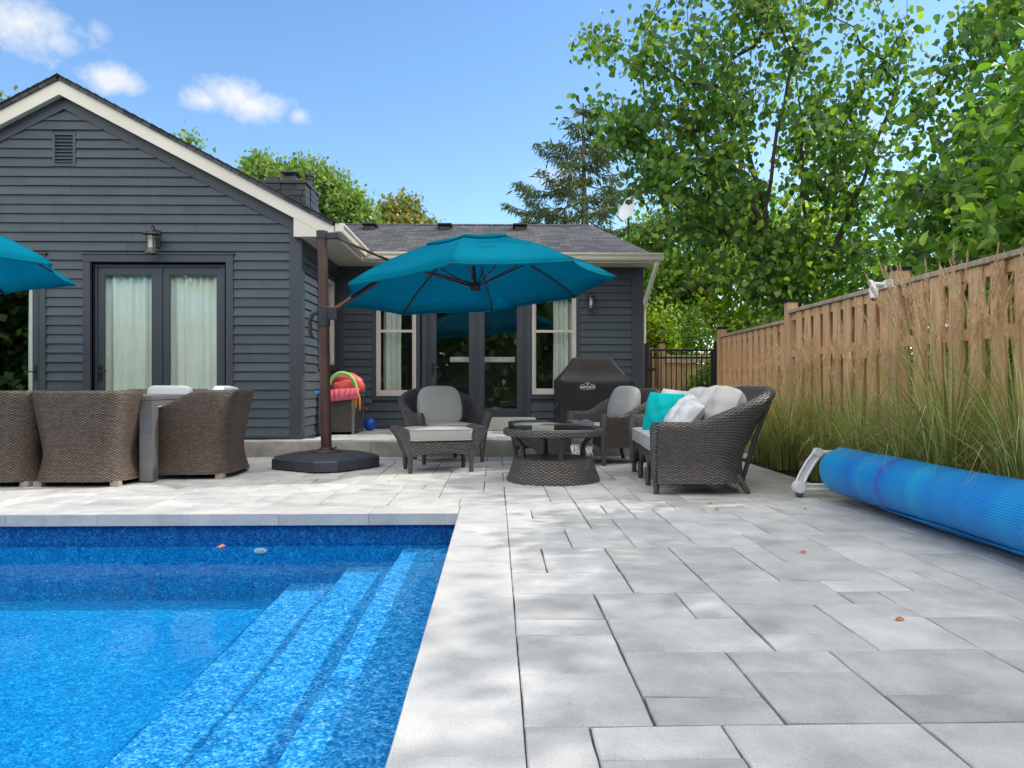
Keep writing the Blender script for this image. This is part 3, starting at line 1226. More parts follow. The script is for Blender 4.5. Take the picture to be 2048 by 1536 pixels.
# hip and ridge cap shingles
cpx = MB()
nrm = 40
for i in range(26):
    x0 = -5.4 + i * .28
    if x0 > RGX - .1: break
    cpx.prism([(RG - .09, RGZ - .025), (RG + .09, RGZ - .025), (RG, RGZ + .02)], 0, x0, x0 + .27)
cpx.build('ridge_cap', M['shingle'], main_roof, True)
for px in (740, 890, 1040):
    x, z = at(px, 446, 14.2)
    v = MB()
    zz = EVZ + (14.2 - BE) / (RG - BE) * (RGZ - EVZ)
    v.box(x - .10, x + .10, 14.1, 14.3, zz - .05, zz + .05)
    v.box(x - .14, x + .14, 14.04, 14.36, zz + .05, zz + .09)
    v.build('roof_vent', M['metal_dark'], main_roof, True, bevel=.03, seg=3)
pv_ = MB()
x, z = at(1100, 448, 14.4)
pv_.tube([(x, 14.6, RGZ - .05), (x, 14.6, RGZ + .09)], .03, 10)
# --- fascia, return box, soffit
fa = MB()
for sg in (-1, 1):
    xe = ER if sg > 0 else LL
    q = [(AX, AZ_ - .002), (xe, roofz(xe) - .002), (xe, roofz(xe) - .20), (AX, AZ_ - .20)]
    if sg > 0:
        q = [(AX, AZ_ - .002), (xe, roofz(xe) - .002), (xe, roofz(xe) - .18), (AX, AZ_ - .20)]
    fa.prism(q if sg < 0 else q[::-1], 1, gy, gy + .03)
fa.build('fascia', M['cream'], house, True, bevel=.003)
rb = MB()
xw = at(587, 450, gy)[0]
rb.prism([(xw, SOF), (ER, SOF), (ER, roofz(ER) - .17), (xw, roofz(xw) - .18)], 1, gy + .004, gy + .03)
rb.prism([(xw, SOF), (xw, roofz(xw) - .1), (xw + .02, roofz(xw) - .1), (xw + .02, SOF)], 1, gy + .03, WY)
rb.build('eave_return', M['cream'], house, True)
sf = MB()
sf.box(xw, ER + .0, gy + .03, BY, SOF, SOF + .02)
sf.box(ER + .0, RX + .12, BE + .02, BY - .001, SOF, SOF + .02)
for sg in (-1, 1):     # sloping soffit under the rake
    xe = xw if sg > 0 else LL
    a, b = AX, xe
    o0, o1 = .18, .16
    q = [(a, AZ_ - o0), (b, roofz(b) - o0), (b, roofz(b) - o1), (a, AZ_ - o1)]
    sf.prism(q if sg > 0 else q[::-1], 1, gy + .03, WY - .034)
sf.build('soffit', M['soffit'], house, True)
gt = MB()
gz = at(680, 446, gy)[1]
gt.box(ER, ER + .02, gy + .03, BE, SOF, gz)          # eave fascia board behind the gutter
gt.box(ER, RX + .14, BE, BE + .02, SOF, EVZ)
gt.build('eave_board', M['cream'], house, True)
prof = [(0, 0), (.0, -.115), (.075, -.115), (.088, -.09), (.088, -.06), (.118, -.025), (.118, 0), (.108, 0), (.104, -.02), (.08, -.05), (.07, -.10), (.01, -.105), (.01, 0)]
g = MB()
g.prism([(ER + .022 + a, gz + b - .0) for a, b in prof], 1, gy - .02, BE - .10)
g.box(ER + .022, ER + .135, gy - .024, gy - .018, gz - .112, gz)
g.build('gutter', M['cream'], house, True, bevel=0)
g = MB()
g.prism([(BE - a, gz - .03 + b) for a, b in prof][::-1], 0, ER + .03, RX + .24)
g.box(RX + .24, RX + .245, BE - .118, BE, gz - .145, gz - .03)
g.build('gutter', M['cream'], house, True)
dp = MB()
x1, z1 = RX + .16, gz - .16
dp.tube([(x1, BE - .03, z1), (x1 - .01, BE - .01, z1 - .06), (RX + .055, BY - .02, z1 - .62), (RX + .05, BY + .06, z1 - .75), (RX + .05, BY + .1, .25)], .04, 8)
dp.build('downspout', M['cream'], house, True, smooth=False)

# --- gable vent
gv = MB()
gv.box(vt[0], vt[1], WY - .03, WY + .01, vt[2], vt[2] + .04)
gv.box(vt[0], vt[1], WY - .03, WY + .01, vt[3] - .03, vt[3])
gv.box(vt[0], vt[0] + .035, WY - .03, WY + .01, vt[2] + .04, vt[3] - .03)
gv.box(vt[1] - .035, vt[1], WY - .03, WY + .01, vt[2] + .04, vt[3] - .03)
for i in range(8):
    z = vt[2] + .055 + i * .047
    gv.prism([(WY - .026, z), (WY - .004, z + .028), (WY - .004, z + .034), (WY - .026, z + .006)], 0, vt[0] + .035, vt[1] - .035)
gvo = gv.build('gable_vent', M['siding'], house, True)
MB().box(vt[0] + .035, vt[1] - .035, WY - .003, WY + .0, vt[2] + .04, vt[3] - .03).build('vent_screen', M['black_metal'], gvo, True)

# --- french doors
def lever(mb, x, y, z, sg):
    mb.box(x - .02, x + .02, y - .012, y, z - .12, z + .09)
    mb.tube([(x, y, z), (x, y - .06, z), (x + sg * .03, y - .065, z), (x + sg * .115, y - .062, z + .006)], .0095, 8)


def french(x0, x1, z0, z1, Y, casing=.11, sill=0.0, stile=.10, rail=.23, top=.12, handle=0, y_in=.05):
    fr = MB()
    # casing boards proud of the wall, jamb recessed
    fr.box(x0, x0 + casing, Y - .036, Y + .0, z0, z1 - casing)
    fr.box(x1 - casing, x1, Y - .036, Y + .0, z0, z1 - casing)
    fr.box(x0, x1, Y - .038, Y + .0, z1 - casing, z1)
    fr.box(x0 - .02, x1 + .02, Y - .05, Y, z1, z1 + .025)
    a, b, t = x0 + casing, x1 - casing, z1 - casing
    for k_, (o, y) in enumerate(((.0, .0), (.03, .025))):
        fr.box(a + o, a + .03 + o, Y + y + .001, Y + .12, z0, t - o - .03)
        fr.box(b - .03 - o, b - o, Y + y + .001, Y + .12, z0, t - o - .03)
        fr.box(a + o, b - o, Y + y + .001, Y + .12, t - .03 - o, t - o)
    fr.box(a, b, Y - .03, Y + .12, z0 + .0, z0 + .05)
    fo = fr.build('door_frame', M['trim_dark'], house, True, bevel=.003)
    a += .05; b -= .05; t -= .05
    mid = (a + b) / 2
    zb = z0 + .05
    y0, y1 = Y + y_in, Y + y_in + .045
    fm = MB().box(mid - .022, mid + .022, y0 - .015, y1, zb, t)
    fm.build('mullion', M['trim_dark'], fo, True, bevel=.002)
    for (p, q, side) in ((a, mid - .022, 0), (mid + .022, b, 1)):
        d = MB()
        d.box(p, p + stile, y0, y1, zb, t)
        d.box(q - stile, q, y0, y1, zb, t)
        d.box(p + stile, q - stile, y0, y1, zb, zb + rail)
        d.box(p + stile, q - stile, y0, y1, t - top, t)
        do = d.build('door', M['trim_dark'], house, True, bevel=.003)
        bd_ = MB()
        gx0, gx1, gz0, gz1 = p + stile, q - stile, zb + rail, t - top
        for (u0, u1, v0, v1) in ((gx0, gx0 + .012, gz0, gz1), (gx1 - .012, gx1, gz0, gz1), (gx0 + .012, gx1 - .012, gz0, gz0 + .012), (gx0 + .012, gx1 - .012, gz1 - .012, gz1)):
            bd_.box(u0, u1, y0 + .006, y0 + .018, v0, v1)
        bd_.build('glazing_bead', M['trim_dark'], do, True)
        MB().box(gx0, gx1, y0 + .02, y0 + .026, gz0, gz1).build('pane', M['glass'], do, True)
        if handle and side == 0:
            h = MB()
            lever(h, p + stile * .5, y0, z0 + 1.02, 1)
            h.build('handle', M['black_metal'], do, True, smooth=True, angle=40)
        if handle == 2 and side == 1:
            h = MB()
            lever(h, q - stile * .5, y0, z0 + 1.02, -1)
            h.build('handle', M['black_metal'], do, True, smooth=True, angle=40)
    return a, b, zb, t


french(d1[0], d1[1], 0.10, d1[3], WY, casing=.10, stile=.095, rail=.30, top=.11, handle=1)
french(d2[0], d2[1], 0.10, d2[3], WY, casing=.085, stile=.085, rail=.30, top=.11, handle=2)
french(bd[0], bd[1], PZ + .02, bd[3], BY, casing=.08, stile=.10, rail=.26, top=.12, handle=1)
# astragal latch side: dark gap strip
# --- windows
def window(x0, x1, z0, z1, Y, mid):
    c = MB()
    c.box(x0, x1, Y - .034, Y, z0 - .0, z0 + .075)
    c.box(x0, x1, Y - .034, Y, z1 - .08, z1)
    c.box(x0, x0 + .07, Y - .034, Y, z0 + .075, z1 - .08)
    c.box(x1 - .07, x1, Y - .034, Y, z0 + .075, z1 - .08)
    co_ = c.build('window_casing', M['trim_dark'], house, True, bevel=.003)
    a, b, p, q = x0 + .07, x1 - .07, z0 + .075, z1 - .08
    f = MB()
    wd = .038
    for (u0, u1, v0, v1) in ((a, a + wd, p, q), (b - wd, b, p, q), (a + wd, b - wd, p, p + wd), (a + wd, b - wd, q - wd, q)):
        f.box(u0, u1, Y - .045, Y + .06, v0, v1)
    wd2 = .03
    a2, b2, p2, q2 = a + wd, b - wd, p + wd, q - wd
    for (u0, u1, v0, v1) in ((a2, a2 + wd2, p2, q2), (b2 - wd2, b2, p2, q2), (a2 + wd2, b2 - wd2, p2, p2 + .06), (a2 + wd2, b2 - wd2, q2 - wd2, q2), (a2 + wd2, b2 - wd2, mid - .022, mid + .022)):
        f.box(u0, u1, Y - .01, Y + .04, v0, v1)
    fo = f.build('window', M['white_frame'], house, True, bevel=.003)
    MB().box(a2 + wd2, b2 - wd2, Y + .01, Y + .016, p2 + .06, mid - .022).build('pane', M['glass'], fo, True)
    MB().box(a2 + wd2, b2 - wd2, Y + .004, Y + .010, mid + .022, q2 - wd2).build('pane', M['glass'], fo, True)


MR = at(0, 660, BY)[1]
window(wl[0], wl[1] - .08, wl[2], wl[3], BY, MR)
window(wr[0] + .0, wr[1], wr[2], wr[3], BY, MR)
# side window on the wing
c = MB()
y0, y1, z0, z1 = sw
X = WX
for (a, b, p, q) in ((y0, y1, z0, z0 + .09), (y0, y1, z1 - .09, z1), (y0, y0 + .08, z0 + .09, z1 - .09), (y1 - .08, y1, z0 + .09, z1 - .09)):
    c.box(X, X + .034, a, b, p, q)
c.build('window_casing', M['trim_dark'], house, True, bevel=.003)
f = MB()
y0 += .08; y1 -= .08; z0 += .09; z1 -= .09
for (a, b, p, q) in ((y0, y1, z0, z0 + .05), (y0, y1, z1 - .05, z1), (y0, y0 + .05, z0 + .05, z1 - .05), (y1 - .05, y1, z0 + .05, z1 - .05)):
    f.box(X - .06, X + .03, a, b, p, q)
fo = f.build('window', M['white_frame'], house, True, bevel=.003)
MB().box(X - .03, X - .024, y0 + .05, y1 - .05, z0 + .05, z1 - .05).build('pane', M['glass'], fo, True)

# --- chimney
cy0, cy1 = 13.2, 14.1
cx0, cz1 = at(500, 362, cy0)
cx1 = at(612, 372, cy0)[0]
ch = MB()
crng = random.Random(2)
z = 3.4
while z < cz1 - .1:
    h = crng.uniform(.09, .13)
    xs_ = [cx0]
    while xs_[-1] < cx1 - .35: xs_.append(xs_[-1] + crng.uniform(.2, .4))
    xs_.append(cx1)
    for a, b in zip(xs_[:-1], xs_[1:]):
        o = crng.uniform(0, .02)
        ch.box(a + .004, b - .004, cy0 - o, cy0 + .3, z + .004, z + h - .004)
    ys_ = [cy0 + .3, cy0 + .6, cy1]
    for a, b in zip(ys_[:-1], ys_[1:]):
        o = crng.uniform(0, .02)
        ch.box(cx1 - .3, cx1 + o, a + .004, b - .004, z + .004, z + h - .004)
    z += h
ch.box(cx0, cx1 - .01, cy0 + .01, cy1 - .01, 3.3, z)
ch.box(cx0 - .02, cx1 + .03, cy0 - .035, cy1, z, z + .055)
cho = ch.build('chimney', M['chim'], wing_roof, True, bevel=.006)
zt = z + .055
fl = MB()
a = at(524, 360, cy0)[0]; b = at(551, 360, cy0)[0]
fl.box(a, b, cy0 + .2, cy0 + .5, zt, zt + .12)
a = at(557, 360, cy0)[0]; b = at(585, 360, cy0)[0]
fl.box(a, b, cy0 + .2, cy0 + .5, zt, zt + .13)
m_ = (a + b) / 2
for u in (a + .03, b - .03):
    for v_ in (cy0 + .23, cy0 + .47):
        fl.tube([(u, v_, zt + .13), (u, v_, zt + .2)], .01, 6)
fl.add([(a - .03, cy0 + .17, zt + .2), (b + .03, cy0 + .17, zt + .2), (b + .03, cy0 + .53, zt + .2), (a - .03, cy0 + .53, zt + .2), (a + .06, cy0 + .27, zt + .255), (b - .06, cy0 + .27, zt + .255), (b - .06, cy0 + .43, zt + .255), (a + .06, cy0 + .43, zt + .255)],
       [(3, 2, 1, 0), (4, 5, 6, 7), (0, 1, 5, 4), (1, 2, 6, 5), (2, 3, 7, 6), (3, 0, 4, 7)])
x = at(610, 360, cy0)[0]
fl.lathe([(.05, 0), (.05, .10), (.065, .10), (.065, .13), (.055, .13), (.055, .15), (.085, .155), (.085, .19), (.02, .2)], 16, (x, cy0 + .3, zt))
fl.build('chimney_cap', M['metal_dark'], wing_roof, True)

# --- curtains
def curtain(x0, x1, z0, z1, Y, label, amp=.018, lam=.11, seed=1, group=None):
    rng = random.Random(seed)
    P = []
    n = int((x1 - x0) / .008)
    ph = [rng.uniform(0, 6) for _ in range(4)]
    for i in range(n + 1):
        x = x0 + (x1 - x0) * i / n
        y = Y + amp * math.sin(2 * PI * x / lam + math.sin(x * 9 + ph[0]) * 1.2) + .012 * math.sin(x * 31 + ph[1])
        P.append([(x + .006 * math.sin(t * 5 + ph[2]), y + .006 * math.sin(t * 4 + x * 8), z0 + (z1 - z0) * t) for t in np.linspace(0, 1, 7)])
    m = MB()
    m.surf(P)
    o = m.build('curtain', M['curtain'], smooth=True)
    s = o.modifiers.new('solid', 'SOLIDIFY')
    s.thickness = .004
    rebase(o, ((x0 + x1) / 2, Y, z0))
    tag(o, label, 'curtain', group)


ix0 = at(186, 700, WY)[0]
ixm = at(325, 700, WY)[0]
ix1 = at(466, 700, WY)[0]
curtain(ix0, ixm - .01, .22, 2.66, WY + .145, 'pale pleated curtain behind the left leaf of the wing door below the wall lantern', seed=1)
curtain(ixm + .01, ix1, .22, 2.66, WY + .145, 'pale pleated curtain behind the right leaf of the wing door below the wall lantern', seed=2)
curtain(at(44, 700, WY)[0], at(82, 700, WY)[0], .22, 2.66, WY + .15, 'narrow strip of curtain in the door at the left edge of the photo', seed=3)
c_ = at(764, 700, BY)[0]
curtain(c_, c_ + .30, PZ + .25, 2.6, BY + .19, 'grey green curtain drawn aside in the window left of the french doors', seed=4, amp=.035, lam=.085)
c_ = at(1146, 700, BY)[0]
curtain(c_ - .33, c_, PZ + .25, 2.6, BY + .19, 'grey green curtain drawn aside in the window behind the grill', seed=5, amp=.035, lam=.085)

# pale bar inside the room, seen through the french doors
x0, z0 = at(900, 723, 13.0)
x1, z1 = at(1030, 713, 13.0)
m = MB().box(x0, x1, 13.0, 13.25, z0, z1)
tag(rebase(m.build('pale_bar', M['white_plastic'], bevel=.004), ((x0 + x1) / 2, 13.1, z0)), 'long pale bar inside the room behind the french doors', 'shelf')

# --- porch platform and stoop
po = MB()
prg = random.Random(8)
for (a, b, c, d) in tiling(0, 33, 0, 16, lambda i, j: (i * U - 3.50 < WX - .02 and j * U + 9.99 > WY - .02), seed=11):
    slab_geo(po, -3.50 + a * U, -3.50 + b * U, 9.99 + c * U, min(9.99 + d * U, 12.58), PZ + prg.uniform(-.001, .001), prg, step=.4, gap=.003)
tag(po.build('porch_paving', M['paver']), kind='structure')
pf = MB()
x = -3.50
while x < 2.6:
    w_ = .92
    slab_geo(pf, x, min(x + w_, 2.62), 9.77, 9.985, PZ + .001, prg, step=.5, gap=.002, th=.20, ch=.006, wav=.001)
    x += w_
pf.box(-3.50, 2.62, 9.8, 9.97, -.02, PZ - .03)
pf.box(-3.50, -3.3, 9.98, 10.2, -.02, PZ - .03)
pf.box(-3.3, 2.6, 9.98, 12.58, -.02, PZ - .03)
tag(pf.build('porch_step', M['concrete']), kind='structure')
st = MB()
sx0, sx1 = at(850, 840, 12.05)[0], at(1072, 840, 12.05)[0]
st.box(sx0, sx1, 12.02, 12.55, PZ, PZ + .20)
tag(rebase(st.build('door_step', M['stoop'], bevel=.008), ((sx0 + sx1) / 2, 12.3, PZ)), 'pale concrete step slab below the french doors', 'step')


# --- wall lanterns
def lantern(loc, s, label):
    t = thing('wall_lantern', loc, 0, label, 'lantern', 'wall lanterns on the house')
    m = MB()
    m.box(-.055 * s, .055 * s, -.02, 0, -.12 * s, .13 * s)
    m.build('back_plate', M['metal_dark'], t, bevel=.006)
    m = MB()
    m.tube([(0, -.015, .06 * s), (0, -.06 * s, .13 * s), (0, -.12 * s, .165 * s), (0, -.165 * s, .14 * s), (0, -.17 * s, .10 * s)], .008 * s, 8)
    m.build('arm', M['metal_dark'], t, smooth=True)
    c = (0, -.17 * s, 0)
    m = MB()
    m.lathe([(.0, .11 * s), (.03 * s, .105 * s), (.05 * s, .085 * s), (.055 * s, .07 * s), (.115 * s, .045 * s), (.118 * s, .035 * s), (.06 * s, .035 * s)], 28, c)
    m.build('cap', M['brass'], t, smooth=True, angle=35)
    m = MB()
    m.lathe([(.055 * s, .035 * s), (.058 * s, .0), (.062 * s, -.16 * s), (.07 * s, -.20 * s)], 28, c, cap=False)
    m.build('glass_shade', M['glass_lamp'], t, smooth=True)
    m = MB()
    m.lathe([(.030 * s, .0), (.032 * s, -.14 * s), (.01 * s, -.15 * s)], 18, c)
    m.build('candle_tube', M['frosted'], t, smooth=True, angle=40)
    m = MB()
    m.lathe([(.07 * s, -.195 * s), (.083 * s, -.205 * s), (.088 * s, -.225 * s), (.06 * s, -.24 * s)], 28, c)
    m.lathe([(.066 * s, -.02 * s), (.066 * s, -.03 * s), (.06 * s, -.03 * s), (.06 * s, -.02 * s)], 24, c, cap=False)
    for k in range(4):
        a = PI / 4 + k * PI / 2
        m.tube([(c[0] + .062 * s * math.cos(a), c[1] + .062 * s * math.sin(a), .035 * s), (c[0] + .072 * s * math.cos(a), c[1] + .072 * s * math.sin(a), -.2 * s)], .005 * s, 6)
    m.build('cage', M['brass'], t, smooth=True, angle=35)
    return t


x, z = at(314, 478, WY - .02)
lantern((x, WY - .024, z), 1.0, 'dark metal wall lantern above the wing door with pleated curtains')
x, z = at(1180, 598, BY - .02)
lantern((x, BY - .024, z), .78, 'small dark wall lantern beside the grill window under the teal umbrella tip')

# --- satellite dish
x, z = at(1262, 420, 15.6)
t = thing('satellite_dish', (x - .05, 15.6, z - .62), 0, 'white satellite dish on the roof half hidden by the big tree leaves', 'satellite dish')
Rm = Matrix.Rotation(R(-62), 4, 'Z') @ Matrix.Rotation(R(68), 4, 'X')
P = []
for i in range(7):
    r = .30 * i / 6
    P.append([tuple(Rm @ Vector((r * math.cos(a) * .92, r * math.sin(a), r * r * .9)) + Vector((.02, 0, .62))) for a in np.linspace(0, 2 * PI, 33)[:-1]])
m = MB()
m.surf(P, closed=True)
o = m.build('reflector', M['dish'], t, smooth=True)
q = o.modifiers.new('s', 'SOLIDIFY'); q.thickness = .012
MB().tube([(0, .05, -.9), (0, .05, .55), (.03, .02, .62)], .022, 8).build('mast', M['metal_dark'], t, smooth=True, angle=40)
MB().tube([Rm @ Vector((0, -.3, .08)) + Vector((.02, 0, .62)), Rm @ Vector((0, -.25, .4)) + Vector((.02, 0, .62))], .012, 6).build('feed_arm', M['metal_dark'], t)

# ------------------------------------------------------------------ umbrellas
def umbrella(name_label, hub, Rr, rot, tiltdir, tilt, pole, group, arm=True):
    """hub = centre of canopy (x,y, rim mean z); canopy octagon"""
    cx, cy, rz0 = hub
    th_ = [math.radians(rot + 45 * k) for k in range(8)]
    gx, gy_ = math.cos(tiltdir) * tilt / Rr, math.sin(tiltdir) * tilt / Rr
    px_, py_, topz = pole
    t = thing('cantilever_umbrella', (px_, py_, 0), 0, name_label, 'umbrella', group)

    def pt(x, y, h):      # tilted frame
        return (cx + x - px_ - gx * (h) * 1.0, cy + y - py_ - gy_ * h, rz0 + gx * x + gy_ * y + h)
    apex = .57
    prof = [(0.30, .535), (.34, .52), (.45, .455), (.6, .352), (.75, .24), (.88, .122), (1.0, 0.0)]

    def canopy_pt(f, h, k, s):
        a0, a1 = th_[k % 8], th_[(k + 1) % 8]
        x = Rr * f * (math.cos(a0) * (1 - s) + math.cos(a1) * s)
        y = Rr * f * (math.sin(a0) * (1 - s) + math.sin(a1) * s)
        sag = 4 * s * (1 - s)
        inn_ = 1 - .045 * sag * f * f
        return pt(x * inn_, y * inn_, h - .022 * sag * math.sin(PI * min(f, 1) * .8) + .012 * sag * f ** 6)
    P = []
    ns = 10
    for (f, h) in prof:
        P.append([canopy_pt(f, h, k, i / ns) for k in range(8) for i in range(ns)])
    m = MB()
    m.surf(P, closed=True)
    # hem
    P2 = [P[-1], [(p[0], p[1], p[2] - .035) for p in P[-1]]]
    m.surf(P2, closed=True)
    o = m.build('canopy', M['canopy'], t, smooth=True, angle=25)
    q = o.modifiers.new('s', 'SOLIDIFY'); q.thickness = .004; q.offset = 0
    Pt = []
    for (f, h) in ((.02, .66), (.1, .64), (.22, .60), (.34, .548), (.385, .525)):
        Pt.append([canopy_pt(f, h, k, i / ns) for k in range(8) for i in range(ns)])
    m = MB()
    m.surf(Pt, closed=True)
    m.surf([Pt[-1], [(p[0], p[1], p[2] - .025) for p in Pt[-1]]], closed=True)
    o = m.build('vent_canopy', M['canopy'], t, smooth=True, angle=25)
    q = o.modifiers.new('s', 'SOLIDIFY'); q.thickness = .004; q.offset = 0
    m = MB()
    c = pt(0, 0, .66)
    m.lathe([(.06, -.02), (.065, .0), (.04, .02), (.0, .024)], 16, c)
    m.build('finial', M['dark_plastic'], t, smooth=True, angle=40)
    m = MB()
    c = pt(0, 0, .03)
    m.lathe([(.03, -.045), (.055, -.04), (.06, -.01), (.06, .02), (.03, .04)], 20, c)
    m.tube([c, pt(0, 0, .6)], .022, 10)
    hubo = m.build('hub', M['brown_pole'], t, smooth=True, angle=40)
    for k in range(8):
        a = th_[k]
        m = MB()
        ps_ = [pt(Rr * f * math.cos(a) * .995, Rr * f * math.sin(a) * .995, h - .024) for f, h in [(.04, .60)] + prof[1:]]
        m.tube(ps_, .0115, 6)
        rb_ = m.build('rib', M['brown_pole'], t, smooth=True)
        m = MB()
        m.tube([pt(Rr * f * math.cos(a), Rr * f * math.sin(a), h + .003) for f, h in prof], .004, 5)
        m.build('seam', M['canopy'], t, smooth=True)
        m = MB()
        m.tube([pt(.05 * math.cos(a), .05 * math.sin(a), .05), pt(Rr * .52 * math.cos(a), Rr * .52 * math.sin(a), .39)], .009, 6)
        m.build('strut', M['brown_pole'], rb_, smooth=True)
        m = MB()
        e = pt(Rr * 1.0 * math.cos(a), Rr * 1.0 * math.sin(a), -.01)
        m.lathe([(.006, -.022), (.011, -.016), (.011, .004), (.005, .01)], 8, e)
        m.build('rib_tip', M['dark_plastic'], rb_, smooth=True)
    m = MB()
    lean = -.05
    zb = .155
    m.tube([(0, 0, zb), (lean * .62, 0, 1.75), (lean, 0, topz)], [.062, .060, .058], 14)
    m.build('pole', M['brown_pole'], t, smooth=True, angle=50)
    m = MB()
    m.tube([(lean, 0, topz - .045), (lean, 0, topz + .05)], .066, 14)
    m.box(lean, lean + .17, -.035, .035, topz - .04, topz + .03)
    m.build('pole_cap', M['dark_plastic'], t, bevel=.008)
    # crank sleeve
    zc = 1.74
    m = MB()
    m.tube([(lean * .62, 0, zc - .13), (lean * .62, 0, zc + .10)], [.072, .078], 14)
    m.box(lean * .62 + .03, lean * .62 + .16, -.045, .045, zc - .05, zc + .09)
    slv = m.build('crank_sleeve', M['dark_plastic'], t, bevel=.01)
    m = MB()
    q0 = lean * .62
    m.tube([(q0 - .05, -.02, zc + .04), (q0 - .12, -.02, zc + .02), (q0 - .155, -.02, zc - .06), (q0 - .15, -.02, zc - .20), (q0 - .12, -.02, zc - .27)], [.03, .032, .026, .022, .015], 10)
    m.build('crank_handle', M['dark_plastic'], slv, smooth=True)
    # boom and tie
    j = pt(*(lambda d: (d[0], d[1]))((Vector((px_ - cx, py_ - cy)).normalized() * Rr * .52)), .315)
    m = MB()
    m.tube([(q0 + .08, 0, zc + .04), tuple(j)], .028, 8)
    c2 = pt(0, 0, .07)
    m.tube([tuple(j), c2], .016, 8)
    m.build('boom', M['brown_pole'], t, smooth=True, angle=40)
    m = MB()
    m.tube([(lean + .13, 0, topz - .01), tuple(j)], .0165, 8)
    m.build('tie_rod', M['brown_pole'], t, smooth=True)
    return t


um = umbrella('teal cantilever umbrella on a brown pole between the pool and the lounge chairs', (-.25, 9.0, 2.10), 1.70, -6.7, R(-30), .165, (-1.95, 8.50, 2.66), 'teal cantilever umbrellas')
um2 = umbrella('teal cantilever umbrella cut off at the left edge above the dining table', (-6.2, 7.6, 2.15), 1.70, 43, R(-60), .06, (-8.3, 6.5, 2.66), 'teal cantilever umbrellas')


def umbrella_base(loc, rz_, label):
    t = thing('umbrella_base', loc, rz_, label, 'umbrella base')
    s = .50
    c = .17
    for k in range(4):
        # quarter weights: wedge block with chamfered corner
        Rk = Matrix.Rotation(k * PI / 2, 4, 'Z')
        g_ = .004
        low = [(g_, g_), (s, g_), (s, s - c), (s - c, s), (g_, s)]
        up = [(g_, g_), (s - .02, g_), (s - .02, s - c - .01), (s - c - .01, s - .02), (g_, s - .02)]
        tp = [(g_, g_), (s - .20, g_), (s - .20, s - c - .13), (s - c - .13, s - .20), (g_, s - .20)]
        vs = [(x, y, .012) for x, y in low] + [(x, y, .115) for x, y in low] + [(x, y, .13) for x, y in up] + [(x, y, .178) for x, y in tp]
        n = 5
        fs = [list(range(n))[::-1], [3 * n + i for i in range(n)]]
        for L_ in range(3):
            fs += [(L_ * n + i, L_ * n + (i + 1) % n, (L_ + 1) * n + (i + 1) % n, (L_ + 1) * n + i) for i in range(n)]
        m = MB()
        m.add([tuple(Rk @ Vector(v)) for v in vs], fs)
        for (a, b) in ((.12, .20), (.30, .38)):      # small feet leave a shadow gap
            m.box(a, b, .05, .12, 0, .012, Rk)
            m.box(.40, .46, a - .05, b - .08, 0, .012, Rk)
        m.build('weight', M['base_plastic'], t, bevel=.009, seg=3)
    m = MB()
    m.lathe([(.17, .174), (.17, .188), (.15, .201), (.085, .204), (.08, .225), (.0, .225)], 32)
    m.build('collar_plate', M['brown_pole'], t, smooth=True, angle=30)
    m = MB()
    m.tube([(.07, -.02, .221), (.13, -.03, .226), (.16, -.0, .241)], .009, 6)
    m.build('foot_pedal', M['dark_plastic'], t, smooth=True)
    return t


umbrella_base((-1.93, 8.42, 0), R(-33), 'dark plastic weighted base under the brown pole of the centre umbrella')
umbrella_base((-8.3, 6.5, 0), R(10), 'dark plastic weighted base of the umbrella at the left edge')


# ------------------------------------------------------------------ wicker seating
def smooth(t):
    t = max(0., min(1., t))
    return t * t * (3 - 2 * t)


def ushape(w, d, r, n):
    """list of (x,y,nx,ny,a) front-left -> back -> front-right; a = distance from back centre"""
    pts = []
    x, y = -w / 2, -d / 2
    segs = []
    L1 = d - r
    La = PI / 2 * r
    Lb = w - 2 * r
    tot_ = 2 * L1 + 2 * La + Lb
    for i in range(n + 1):
        s = tot_ * i / n
        a = abs(s - tot_ / 2)
        if s < L1: p = (-w / 2, -d / 2 + s, -1, 0)
        elif s < L1 + La:
            q = (s - L1) / r
            p = (-w / 2 + r - r * math.cos(q), d / 2 - r + r * math.sin(q), -math.cos(q), math.sin(q))
        elif s < L1 + La + Lb:
            p = (-w / 2 + r + s - L1 - La, d / 2, 0, 1)
        elif s < L1 + 2 * La + Lb:
            q = PI / 2 - (s - L1 - La - Lb) / r
            p = (w / 2 - r + r * math.cos(q), d / 2 - r + r * math.sin(q), math.cos(q), math.sin(q))
        else:
            p = (w / 2, d / 2 - r - (s - L1 - 2 * La - Lb), 1, 0)
        pts.append((*p, a))
    return pts, tot_


